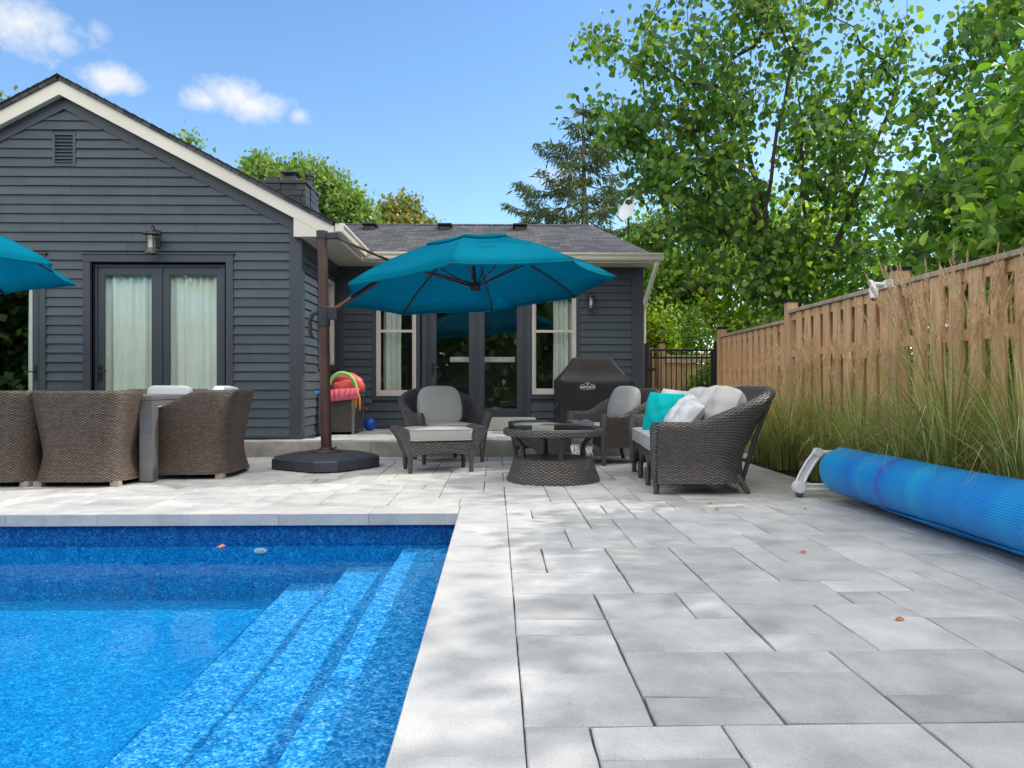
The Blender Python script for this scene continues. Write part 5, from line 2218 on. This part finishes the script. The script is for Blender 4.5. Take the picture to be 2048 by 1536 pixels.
def fence_run(y0, y1, zt, label, posts, cam_side=-1, bw=.14, pitch=.243, zb=.06, seed=1):
    rng = random.Random(seed)
    t = thing('timber_fence', (FX((y0 + y1) / 2), (y0 + y1) / 2, 0), 0, label, 'fence', 'cedar fence sections along the planting bed')
    y = y0 + .05
    k = 0
    bo = []
    while y < y1 - .03:
        if not any(abs(y + bw / 2 - p) < .13 for p in posts):
            m = MB()
            x = FX(y)
            o = rng.uniform(-.002, .002)
            m.box(x - .018 - .02 + o, x - .018 + o, y, y + bw + rng.uniform(-.004, .002), zb + rng.uniform(0, .015), zt - .045)
            m.build('board', M['cedar'], t, True, bevel=.003, seg=1)
        m = MB()
        x = FX(y)
        yb = y + pitch / 2
        if yb + bw < y1:
            m.box(x + .038 + .018, x + .038 + .038, yb, yb + bw, zb, zt - .045)
            m.build('board', M['cedar'], t, True)
        y += pitch
        k += 1
    for zr in (.28, zt - .52, zt - .085):
        m = MB()
        xa, xb = FX(y0), FX(y1)
        pts_ = [(xa - .018, y0), (xb - .018, y1), (xb + .055, y1), (xa + .055, y0)]
        m.prism(pts_[::-1], 2, zr - .043, zr + .04)
        m.build('rail', M['cedar'], t, True, bevel=.003, seg=1)
    m = MB()
    xa, xb = FX(y0), FX(y1)
    pts_ = [(xa - .06, y0), (xb - .06, y1), (xb + .085, y1), (xa + .085, y0)]
    m.prism(pts_[::-1], 2, zt - .04, zt)
    m.build('cap_rail', M['cedar_cap'], t, True, bevel=.005)
    for p in posts:
        x = FX(p)
        m = MB()
        m.box(x - .062, x + .062, p - .06, p + .06, 0, zt + .095)
        po_ = m.build('post', M['cedar'], t, True, bevel=.005)
        m = MB()
        m.box(x - .072, x + .072, p - .07, p + .07, zt + .095, zt + .125)
        m.add([(x - .06, p - .058, zt + .125), (x + .06, p - .058, zt + .125), (x + .06, p + .058, zt + .125), (x - .06, p + .058, zt + .125), (x, p, zt + .14)], [(0, 1, 4), (1, 2, 4), (2, 3, 4), (3, 0, 4)])
        m.build('post_cap', M['black_metal'], po_, True)
    return t


fence_run(6.27 + .065, 8.72 - .065, 1.83, 'cedar fence section with even gaps between the two visible post caps', [8.72], seed=1)
fence_run(3.85, 6.27 - .065, 1.83, 'tall near cedar fence section at the right edge behind the tallest grass', [6.27], seed=2)
fence_run(1.3, 3.84, 1.83, 'cedar fence section continuing past the right edge', [3.84], seed=3)
fence_run(8.79, 11.62, 1.725, 'lower far cedar fence section ending at the black gate', [11.60], seed=4)

# security camera on the post
xs_, zs_ = FX(6.27) - .07, 1.80
t = thing('security_camera', (xs_, 6.27, zs_), 0, 'white security camera bracketed to the fence post beside the cap rail', 'security camera')
m = MB()
m.box(-.05, .0, -.04, .05, -.02, .05)
m.tube([(-.03, .02, .015), (-.12, .05, .02)], .017, 8)
m.build('bracket', M['white_plastic'], t, bevel=.006)
m = MB()
m.tube([(-.13, .06, .035), (-.13, .06, -.01), (-.13, .05, -.03), (-.135, .03, -.11)], [.02, .03, .040, .034], 14)
m.build('camera_head', M['white_plastic'], t, smooth=True, angle=40)
MB().tube([(-.135, .029, -.11), (-.136, .026, -.125)], [.026, .02], 12).build('lens', M['grey_plastic'], t, smooth=True, angle=40)
m = MB().tube([(-.12, .06, .02), (-.155, .08, .05)], .014, 8)
m.build('knob', M['white_plastic'], t, smooth=True, angle=40)

# ------------------------------------------------------------------ metal gate
GY = 12.62
g0x, g1x = at(1290, 700, GY)[0] + .03, at(1432, 700, GY)[0]
t = thing('metal_gate', ((g0x + g1x) / 2, GY, 0), 0, 'black metal picket gate between the house corner and the cedar fence', 'gate')
m = MB()
for xx in (g0x, g1x):
    MB().box(xx - .035, xx + .035, GY - .035, GY + .035, 0, at(0, 684, GY)[1] + (.03 if xx == g1x else 0)).build('gate_post', M['black_metal'], t, True, bevel=.004)
m = MB()
ztop = at(0, 698, GY)[1]
a, b = g0x + .07, g1x - .07
for z in (ztop, ztop - .13, .18):
    m.box(a, b, GY - .014, GY + .014, z - .016, z + .016)
for xx in (a, b):
    m.box(xx - .02, xx + .02, GY - .02, GY + .02, .1, ztop + .016)
m.build('gate_frame', M['black_metal'], t, True, bevel=.003)
for i in range(1, 12):
    xx = a + (b - a) * i / 12
    MB().box(xx - .008, xx + .008, GY - .009, GY + .009, .12, ztop - .017).build('picket', M['black_metal'], t, True)
m = MB()
m.box(a - .045, a + .05, GY - .05, GY - .02, 1.17, 1.23)
m.tube([(a - .01, GY - .05, 1.2), (a - .01, GY - .09, 1.2), (a + .06, GY - .09, 1.2)], .01, 6)
m.build('latch', M['black_metal'], t, True)

# neighbour's timber fence beyond the gate
t = thing('timber_fence', (3.5, 13.9, 0), 0, 'brown board fence standing beyond the black gate', 'fence')
NYF = 13.9
for i in range(13):
    x = at(1262, 700, NYF)[0] + i * .145
    top_ = at(0, 712 if x < at(1350, 0, NYF)[0] else 726, NYF)[1]
    m = MB().box(x, x + .135, NYF, NYF + .02, 0.02, top_)
    m.build('board', M['cedar'], t, True)
for px, py in ((1300, 694), (1322, 686)):
    x, z = at(px, py, NYF - .06)
    m = MB().box(x - .055, x + .055, NYF - .13, NYF - .02, 0, z)
    po_ = m.build('post', M['cedar'], t, True, bevel=.004)
    MB().box(x - .065, x + .065, NYF - .14, NYF - .01, z, z + .035).build('post_cap', M['black_metal'], po_, True, bevel=.01)
x0 = at(1330, 0, NYF)[0]
MB().box(x0, x0 + 1.2, NYF - .04, NYF - .002, at(0, 724, NYF)[1], at(0, 708, NYF)[1]).build('rail', M['cedar_cap'], t, True)


# ------------------------------------------------------------------ foliage
def leaves_mesh(name, centers, size, mat, parent, rng, droop=.5, width=.75, lod=1, sizes=None, out=None):
    """folded leaf blades; lod 1 = 7-vertex round leaf, 0 = 4-vertex"""
    n = len(centers)
    c = np.asarray(centers, float)
    ax = rng.normal(size=(n, 3))
    ax[:, 2] -= droop * 2
    if out is not None: ax += out
    ax /= np.linalg.norm(ax, axis=1)[:, None]
    up = rng.normal(size=(n, 3)) * .8
    up[:, 2] += .7
    sd_ = np.cross(ax, up)
    sd_ /= np.linalg.norm(sd_, axis=1)[:, None] + 1e-9
    nr = np.cross(sd_, ax)
    s = size * rng.uniform(.5, 1.4, n) if sizes is None else sizes
    s = s[:, None]
    if lod:
        sh = [(0, 0, 0), (.42, .22, .10), (.50, .50, .12), (.26, .82, .05), (0, 1.08, -.10), (-.26, .82, .05), (-.50, .50, .12), (-.42, .22, .10), (0, .5, -.02)]
        fs_ = [(0, 1, 2, 8), (8, 2, 3, 4), (8, 4, 5, 6), (0, 8, 6, 7)]
    else:
        sh = [(0, 0, 0), (.42, .45, .10), (0, 1.05, -.05), (-.42, .45, .10)]
        fs_ = [(0, 1, 2, 3)]
    k = len(sh)
    V = np.empty((n, k, 3))
    for i, (a, b, d) in enumerate(sh):
        V[:, i] = c + (sd_ * a * width * 1.2 + ax * b + nr * d) * s
    q = np.array(fs_)
    Fc = (np.arange(n)[:, None, None] * k + q[None]).reshape(-1, 4)
    me = bpy.data.meshes.new(name)
    me.vertices.add(n * k)
    me.vertices.foreach_set('co', V.reshape(-1).astype('f'))
    nf = len(Fc)
    me.loops.add(nf * 4)
    me.loops.foreach_set('vertex_index', Fc.reshape(-1).astype('i'))
    me.polygons.add(nf)
    me.polygons.foreach_set('loop_start', (np.arange(nf) * 4).astype('i'))
    me.polygons.foreach_set('loop_total', np.full(nf, 4, 'i'))
    me.update(calc_edges=True)
    me.materials.append(mat)
    o = bpy.data.objects.new(name, me)
    COL.objects.link(o)
    if parent: o.parent = parent
    return o


def grow(base, stems, ells, n_att, rng, seg=.35, tip=.005, power=2.25, rmax=None, limb=1.0):
    """skeleton: stems = list of polylines from base; ells = [(center, radii, weight)]"""
    nodes = []
    par = []
    for st_ in stems:
        last = -1
        prev = None
        for p in st_:
            p = np.array(p, float)
            if prev is not None:
                d = np.linalg.norm(p - prev)
                k = max(1, int(d / seg))
                for i in range(1, k + 1):
                    nodes.append(prev + (p - prev) * i / k + rng.normal(size=3) * .02)
                    par.append(last)
                    last = len(nodes) - 1
            else:
                # attach to nearest existing node if any
                if nodes:
                    dd = [np.linalg.norm(p - q) for q in nodes]
                    last = int(np.argmin(dd))
                    prev = nodes[last]
                    continue
                nodes.append(p)
                par.append(-1)
                last = 0
            prev = p
    wts = np.array([e[2] for e in ells], float)
    wts /= wts.sum()
    att = []
    for _ in range(n_att):
        e = ells[rng.choice(len(ells), p=wts)]
        while True:
            q = rng.uniform(-1, 1, 3)
            r = np.linalg.norm(q)
            if r < 1 and r > rng.uniform(0, .8): break
        att.append(np.array(e[0]) + q * np.array(e[1]))
    b0 = np.array(stems[0][-1])
    att.sort(key=lambda a: np.linalg.norm(a - b0))
    ends = []
    plen = [0.0] * len(nodes)
    for i in range(1, len(nodes)):
        plen[i] = plen[par[i]] + np.linalg.norm(nodes[i] - nodes[par[i]]) if par[i] >= 0 else 0
    for a in att:
        A = np.array(nodes)
        d = np.linalg.norm(A - a, axis=1)
        cost = d + .12 * np.array(plen) + np.where(A[:, 2] > a[2] + .1, .35, 0)
        i = int(np.argmin(cost))
        p0 = nodes[i]
        L_ = d[i]
        k = max(1, int(L_ / seg))
        last = i
        mid = rng.normal(size=3) * .10 * L_
        mid[2] += .08 * L_
        for s in range(1, k + 1):
            t_ = s / k
            nodes.append(p0 + (a - p0) * t_ + mid * math.sin(PI * t_) + (rng.normal(size=3) * .012 if s < k else 0))
            par.append(last)
            plen.append(plen[last] + L_ / k)
            last = len(nodes) - 1
        ends.append(last)
    n = len(nodes)
    rad = np.zeros(n)
    kids = np.zeros(n)
    acc = np.zeros(n)
    for i in range(n - 1, -1, -1):
        rad[i] = max(tip, acc[i] ** (1 / power)) if acc[i] > 0 else tip
        if par[i] >= 0: acc[par[i]] += (rad[i] * 1.01) ** power
    if rmax: rad *= min(1, rmax / rad.max())
    rad = np.where(rad > .009, rad * limb, rad)
    rad = np.maximum(rad, tip)
    return nodes, par, rad, ends


def wood_mesh(name, nodes, par, rad, mat, parent, n=6, rmin=0):
    V, Fc = [], []
    for i, p in enumerate(nodes):
        j = par[i]
        if j < 0 or rad[i] < rmin: continue
        a, b = Vector(nodes[j]), Vector(p)
        t_ = b - a
        if t_.length < 1e-5: continue
        t_.normalize()
        r0, r1 = min(rad[j], rad[i] * 1.35), rad[i]
        ref = Vector((0, 0, 1)) if abs(t_.z) < .9 else Vector((1, 0, 0))
        u = t_.cross(ref).normalized()
        w_ = t_.cross(u)
        a = a - t_ * r0 * .3
        k = len(V)
        m_ = n if rad[i] > .012 else 3
        for (c, r) in ((a, r0), (b, r1)):
            for q in range(m_):
                th = 2 * PI * q / m_
                V.append(tuple(c + (u * math.cos(th) + w_ * math.sin(th)) * r))
        for q in range(m_):
            Fc.append((k + q, k + (q + 1) % m_, k + m_ + (q + 1) % m_, k + m_ + q))
    me = bpy.data.meshes.new(name)
    me.from_pydata(V, [], Fc)
    me.polygons.foreach_set('use_smooth', [True] * len(me.polygons))
    me.materials.append(mat)
    o = bpy.data.objects.new(name, me)
    COL.objects.link(o)
    if parent: o.parent = parent
    return o


def tree(name, base, stems, ells, n_att, per, size, mat, label, seed, cat='tree', group=None, droop=.5, width=.75, lod=0, spread=.16, seg=.35, power=2.25, back=3, tip=.005, crown_name='crown', rmax=None, limb=1.0):
    rng = np.random.default_rng(seed)
    t = thing(name, tuple(base), 0, label, cat, group)
    B = np.array(base, float)
    stems = [[tuple(np.array(p) - B) for p in s] for s in stems]
    ells = [(np.array(e[0]) - B, e[1], e[2]) for e in ells]
    nodes, par, rad, ends = grow(B * 0, stems, ells, n_att, rng, seg, tip, power, rmax, limb)
    wood_mesh('trunk', nodes, par, rad, M['bark'], t)
    cs = []
    for e in ends:
        i = e
        path = []
        for _ in range(back):
            if i < 0: break
            path.append(nodes[i])
            i = par[i]
        for _ in range(int(per * rng.uniform(.5, 1.5))):
            f_ = rng.uniform(0, len(path) - 1.01) if len(path) > 1 else 0
            k = int(f_)
            p = path[k] * (1 - (f_ - k)) + path[min(k + 1, len(path) - 1)] * (f_ - k)
            cs.append(p + rng.normal(size=3) * spread * np.array([1, 1, .7]))
    leaves_mesh(crown_name, cs, size, mat, t, rng, droop, width, lod)
    return t


# big multi-stem tree behind the fence
bx, by = 3.98, 9.7
SC = 1.10


def far(v):
    """same tree set back a little further behind the fence"""
    return (v[0] * SC, v[1] * SC, (v[2] - .95) * SC + .95 if v[2] > 0 else 0)


tree('catalpa_tree', far((bx, by, 0)),
     [[far(q) for q in s_] for s_ in [[(bx, by, 0), (bx - .02, by, 1.2), (bx - .02, by, 1.9)],
      [(bx - .02, by, 1.9), (3.75, 9.7, 2.4), (3.4, 9.6, 3.2), (2.7, 9.5, 4.0), (2.0, 9.4, 4.5)],
      [(3.75, 9.7, 2.4), (3.62, 9.8, 3.2), (3.35, 9.9, 4.4), (3.0, 9.8, 5.6)],
      [(bx, by, 1.8), (4.1, 9.7, 2.6), (4.15, 9.8, 3.8), (4.1, 9.9, 5.4)],
      [(bx, by, 1.8), (4.35, 9.6, 2.5), (4.75, 9.6, 3.4), (5.2, 9.6, 4.6), (5.4, 9.6, 5.6)],
      [(3.7, 9.7, 2.45), (3.1, 9.3, 2.75), (2.5, 9.0, 3.0)],
      [(3.5, 9.65, 3.0), (3.6, 9.3, 4.2), (3.8, 9.0, 5.4)]]],
     [(far(c_), [r_ * SC for r_ in e_], w_) for c_, e_, w_ in [((1.6, 9.4, 4.75), (.8, .8, .8), 1.1), ((1.7, 9.4, 3.95), (.5, .6, .4), .4), ((2.7, 9.4, 5.3), (1.0, 1.1, 1.3), 2.2), ((3.9, 9.5, 5.6), (1.4, 1.3, 1.3), 3.0), ((3.5, 9.4, 4.1), (1.3, 1.2, .9), 2.2),
      ((2.35, 9.2, 3.5), (.75, .9, .55), 1.2), ((5.0, 9.6, 4.3), (1.0, 1.2, 1.3), 1.6), ((3.2, 9.2, 2.8), (.9, .9, .55), 1.2), ((4.3, 9.3, 2.75), (.9, .7, .7), 1.4), ((3.45, 9.1, 2.2), (.45, .4, .3), .4), ((2.1, 9.3, 4.0), (.4, .6, .5), .4)]],
     430, 34, .080, M['leaf_main'], 'large multi-stem tree with heart-shaped leaves leaning over the fence', 21, lod=1, droop=1.0, width=.92, spread=.15, seg=.3, power=2.0, tip=.005, rmax=.14, limb=1.35)
bx, by = 6.4, 8.6
tree('leafy_tree', (bx, by, 0), [[(bx, by, 0), (bx, by, 1.6), (6.2, 8.6, 3)], [(6.3, 8.6, 2), (5.7, 8.3, 3), (5.4, 8.2, 4.2)]],
     [((6.4, 8.7, 3.9), (1.35, 1.3, 2.1), 3), ((5.6, 8.3, 3.0), (.9, .9, 1.0), 1.2), ((6.2, 8.2, 2.2), (1.2, .8, .6), 1.0), ((6.9, 8.6, 5.4), (1.3, 1.2, 1.0), 1.0)],
     360, 38, .085, M['leaf_main'], 'dense green tree behind the tall near fence section', 22, lod=1, droop=.8, width=.85, spread=.18)
bx, by = 5.6, 5.9
tree('young_tree', (bx, by, 0), [[(bx, by, 0), (bx, by, 1.4), (5.3, 5.8, 2.2)], [(5.4, 5.8, 1.8), (4.7, 5.7, 2.25), (4.3, 5.6, 2.5)]],
     [((4.35, 5.7, 2.65), (.75, .6, .55), 1.6), ((4.55, 5.8, 3.4), (.65, .7, .5), 1.2), ((3.95, 5.6, 2.25), (.4, .4, .25), .5)],
     95, 20, .11, M['leaf_bright'], 'bright green long-leaved branches reaching over the fence at the right edge', 23, lod=1, droop=.1, width=.5, spread=.16)
# trees standing past the right edge that shade the paving
for k, (x, y, cr, na) in enumerate(((8.4, 4.4, [((8.4, 4.3, 5.0), (2.0, 2.0, 2.2), 3), ((7.6, 6.2, 3.7), (1.0, 1.1, 1.4), .9)], 380), (8.3, 1.0, [((8.3, 1.0, 4.9), (2.1, 1.9, 2.2), 1)], 260))):
    tree('shade_tree', (x, y, 0), [[(x, y, 0), (x, y, 2.2), (x, y, 3.4)]], cr, na, 30, .16, M['leaf_mid'],
         'broad leafy tree standing past the right edge of the photo', 30 + k, lod=0, width=.9, spread=.28, seg=.5, group='shade trees past the right edge')
# behind the gate
for (x, y, h0, h1, rx, sd_, lb, mt) in ((4.5, 17.5, 2.2, 6.0, 1.5, 41, 'slim pale green tree beyond the gate just right of the house corner', 'leaf_bright'),
                                  (6.3, 16.5, 1.4, 5.6, 1.7, 42, 'airy yellow green tree beyond the low fence section', 'leaf_lime'),
                                  (8.8, 15.5, 1.2, 5.8, 2.0, 43, 'mid green tree seen through the big tree branches', 'leaf_mid'),
                                  (12.0, 15.0, 1.0, 6.6, 2.4, 44, 'tall green tree far behind the near fence', 'leaf_mid'),
                                  (10.5, 11.5, .8, 5.2, 1.8, 45, 'bushy green tree behind the dense tree at the right', 'leaf_main')):
    zc = (h0 + h1) / 2
    tree('background_tree', (x, y, 0), [[(x, y, 0), (x - .1, y, h0), (x + .1, y, zc)], [(x, y, h0 * .8), (x + .5, y, h0 + 1), (x + .7, y, zc + .5)]],
         [((x, y, zc), (rx, rx * .8, (h1 - h0) / 2), 2), ((x - .6 * rx, y, zc - .6), (rx * .6, rx * .6, 1.0), 1), ((x + .5 * rx, y, zc + .8), (rx * .6, rx * .6, .9), 1)],
         190, 44, .13, M[mt], lb, sd_, lod=0, width=.8, spread=.26, seg=.5)
for (x, y, z, rx, rz__, mt, lb, sd_) in ((3.85, 15.3, 1.75, 1.05, 1.0, 'leaf_bright', 'bright green shrub over the brown fence beyond the gate', 51),
                                   (3.2, 14.6, 1.75, .35, .95, 'leaf_lime', 'yellow green shrub tip beside the house corner', 52),
                                   (5.5, 14.8, 1.4, 1.0, 1.25, 'leaf_mid', 'rounded green shrub behind the lower fence section', 53),
                                   (4.1, 13.4, .8, .38, .75, 'leaf_mid', 'low leafy shrub seen through the right side of the black gate', 54)):
    tree('garden_shrub', (x, y, 0), [[(x, y, 0), (x, y, z * .6)]], [((x, y, z), (rx, rx * .7, rz__), 1)], 130, 34, .075, M[mt], lb, sd_, cat='shrub', lod=0, width=.8, spread=.14, seg=.3, crown_name='foliage')
for k, (x, y) in enumerate(((4.75, 6.2), (5.3, 7.5), (6.1, 8.9), (7.2, 10.3), (8.6, 11.6))):
    tree('garden_shrub', (x, y, 0), [[(x, y, 0), (x, y, .7)]], [((x, y, .95), (.75, .95, .95), 1)], 110, 34, .10, M['leaf_mid'], 'bushy shrub growing low behind the near cedar fence', 55 + 10 * k, cat='shrub', lod=0, width=.8, spread=.18, seg=.4, crown_name='foliage', group='shrubs behind the near cedar fence')
# behind the house
for (px, D, top, hw, mt, lb, sd_, na) in ((640, 25, 300, 1.75, 'leaf_dist', 'light green tree rising behind the stone chimney', 61, 420),
                                    (540, 24, 292, 1.2, 'leaf_dist', 'green tree with turning tips left of the chimney caps', 62, 330),
                                    (818, 29, 375, 1.2, 'leaf_autumn', 'small tree turning yellow above the roof ridge', 63, 260),
                                    (385, 24, 235, .5, 'leaf_dist', 'pointed tree tip over the gable roof slope', 64, 60),
                                    (-30, 24, 95, 1.7, 'leaf_autumn', 'yellowing tree at the left edge above the roof', 65, 160)):
    x, z = at(px, top, D)
    zl = 3.4
    zc = (z + zl) / 2
    hh = (z - zl) / 2
    tree('background_tree', (x, D, 0), [[(x, D, 0), (x, D, 2.5), (x + .1, D, zc)]], [((x, D, zc - .2), (hw, hw, hh * .85), 2.5), ((x - .3 * hw, D, zc + hh * .5), (hw * .55, hw * .6, hh * .42), 1), ((x + .45 * hw, D, zc + .1 * hh), (hw * .6, hw * .6, hh * .5), 1)],
         na, 60, .15, M[mt], lb, sd_, lod=0, width=.85, spread=.24, seg=.5)

# spruce
def spruce(x, y, h, label):
    t = thing('spruce_tree', (x, y, 0), 0, label, 'tree')
    rng = np.random.default_rng(77)
    m = MB()
    m.tube([(0, 0, 0), (.05, 0, h * .5), (0, 0, h)], [.20, .11, .02], 8)
    br = []
    cs, dirs = [], []
    z = 2.4
    while z < h - .15:
        k = 1 - (z - 2.4) / (h - 2.4)
        L0 = .30 + 4.3 * k ** .95
        for q in range(5):
            a = rng.uniform(0, 2 * PI)
            L_ = L0 * rng.uniform(.6, 1.15)
            pts_ = []
            for s in range(7):
                u = s / 6
                pts_.append(np.array([math.cos(a) * L_ * u, math.sin(a) * L_ * u, z - .10 * L_ * u + .22 * L_ * u ** 2.4 - .06 * L_ * math.sin(PI * u)]))
            m.tube([tuple(p) for p in pts_], [.024 * (1 - s / 7) * (.5 + k) + .004 for s in range(7)], 4)
            nn = int(L_ * 150)
            for _ in range(nn):
                f_ = rng.uniform(.12, 1) ** .8 * 5.99
                i = int(f_)
                p = pts_[i] * (1 - (f_ - i)) + pts_[i + 1] * (f_ - i)
                w_ = .10 + .26 * (1 - f_ / 6) * min(1, L_ / 1.5)
                side = np.array([-math.sin(a), math.cos(a), 0]) * rng.normal() * w_
                cs.append(p + side + np.array([0, 0, rng.normal() * .02 - abs(rng.normal()) * .05]))
                dirs.append(np.array([math.cos(a), math.sin(a), 0]) * 1.5 + side * 3 + np.array([0, 0, -.9]))
        z += rng.uniform(.34, .52)
    m.build('trunk', M['bark'], t, smooth=True)
    leaves_mesh('crown', cs, .19, M['needle'], t, rng, .25, .22, 0, out=np.array(dirs))


x, z = at(1166, 205, 20)
spruce(x, 20, z, 'dark spruce with spreading layered branches behind the house roof')

# hedge row on the camera's side of the garden (seen in the window glass)
for k in range(8):
    x = -23 + k * 4.6
    tree('hedge_tree', (x, -9 + (k % 2) * .8, 0), [[(x, -9 + (k % 2) * .8, 0), (x, -9 + (k % 2) * .8, 3)]], [((x, -9 + (k % 2) * .8, 3.6), (2.9, 1.6, 3.2), 2), ((x, -9 + (k % 2) * .8, 1.1), (3.0, 1.4, 1.1), 1)], 200, 50, .33, M['leaf_hedge'],
         'tall dark green hedge tree on the near side of the garden', 90 + k, group='hedge trees on the near side of the garden', lod=0, width=.9, spread=.45, seg=.8)


# ------------------------------------------------------------------ ornamental grasses
def grass_clump(x, y, h, nb, npl, spread_, label, seed):
    rng = np.random.default_rng(seed)
    t = thing('feather_reed_grass', (x, y, .02), 0, label, 'ornamental grass', 'feather reed grass clumps along the fence')
    V, Fc = [], []

    def strip(p, d, L_, bend, w0, segs=6):
        nonlocal V, Fc
        side = np.array([-d[1], d[0], 0.])
        side /= np.linalg.norm(side) + 1e-9
        k = len(V)
        for s in range(segs + 1):
            u = s / segs
            ang = bend * u * u
            out_ = L_ * (math.sin(ang) * .9 * u + .10 * u)
            up = L_ * (u * math.cos(ang * .75))
            c = p + d * out_ + np.array([0, 0, up])
            wd = w0 * (1 - u ** 2 * .92)
            V.append(tuple(c - side * wd)); V.append(tuple(c + side * wd))
        for s in range(segs):
            Fc.append((k + 2 * s, k + 2 * s + 1, k + 2 * s + 3, k + 2 * s + 2))
        return V[-1]
    for _ in range(nb):
        a = rng.uniform(0, 2 * PI)
        d = np.array([math.cos(a), math.sin(a), 0])
        r = abs(rng.normal()) * spread_ * .5
        p = np.array([r * math.cos(a), r * math.sin(a) * 1.2, 0])
        strip(p, d, h * rng.uniform(.38, .86), rng.uniform(.1, 1.45) ** 1.4, rng.uniform(.0026, .0056))
    me = bpy.data.meshes.new('blades')
    me.from_pydata(V, [], Fc)
    me.materials.append(M['blade'])
    o = bpy.data.objects.new('blades', me); COL.objects.link(o); o.parent = t
    V, Fc = [], []
    W, G = [], []
    for _ in range(npl):
        a = rng.uniform(0, 2 * PI)
        d = np.array([math.cos(a), math.sin(a), 0])
        r = abs(rng.normal()) * spread_ * .35
        p = np.array([r * math.cos(a), r * math.sin(a), 0])
        L_ = h * rng.uniform(.82, 1.08)
        lean = abs(rng.normal()) * .13 + .03
        n0 = len(V)
        strip(p, d, L_ * .8, lean * .8, .0016, 4)
        tip_ = (np.array(V[-1]) + np.array(V[-2])) / 2
        dr = d * (lean * 1.4 + .08) + np.array([0, 0, 1.])
        dr /= np.linalg.norm(dr)
        hl = rng.uniform(.20, .32)
        for q in range(22):
            u = q / 21
            rr_ = .016 * math.sin(PI * min(1, u * .93 + .07)) ** .7 + .001
            c = tip_ + dr * hl * u
            for w_ in range(3):
                th = rng.uniform(0, 2 * PI)
                e = np.array([math.cos(th), math.sin(th), 0])
                k = len(W)
                b_ = c + e * rr_ * .2
                sd2 = np.array([-e[1], e[0], 0]) * .0034
                W += [tuple(b_ - sd2), tuple(b_ + sd2), tuple(c + e * rr_ * rng.uniform(.7, 1.5) + dr * .035)]
                G.append((k, k + 1, k + 2))
    me = bpy.data.meshes.new('stems')
    me.from_pydata(V, [], Fc)
    me.materials.append(M['plume'])
    o = bpy.data.objects.new('stems', me); COL.objects.link(o); o.parent = t
    me = bpy.data.meshes.new('plumes')
    me.from_pydata(W, [], G)
    me.materials.append(M['plume'])
    o = bpy.data.objects.new('plumes', me); COL.objects.link(o); o.parent = t


for k, (y, h, nb, npl, lb) in enumerate(((8.75, 1.10, 330, 16, 'shortest grass clump at the far end of the bed beside the loveseat back'),
                                    (7.95, 1.40, 430, 34, 'tan plumed grass clump under the farther fence post'),
                                    (7.05, 1.42, 420, 38, 'grass clump above the white end of the roller'),
                                    (6.35, 1.42, 420, 34, 'grass clump just left of the camera post'),
                                    (5.72, 1.35, 300, 12, 'thin grass clump right of the camera post'),
                                    (5.08, 1.80, 620, 105, 'tallest fullest grass clump behind the blue cover roll'),
                                    (4.35, 1.65, 430, 40, 'grass clump cut off at the right edge'),
                                    (3.5, 1.6, 380, 40, 'grass clump past the right edge by the fence'))):
    grass_clump(3.18, y, h, nb, npl, .16 + .04 * (k == 5), lb, 100 + k)

# lawn beyond paving is hidden; keep a low hedge-green strip of ground cover past the fence
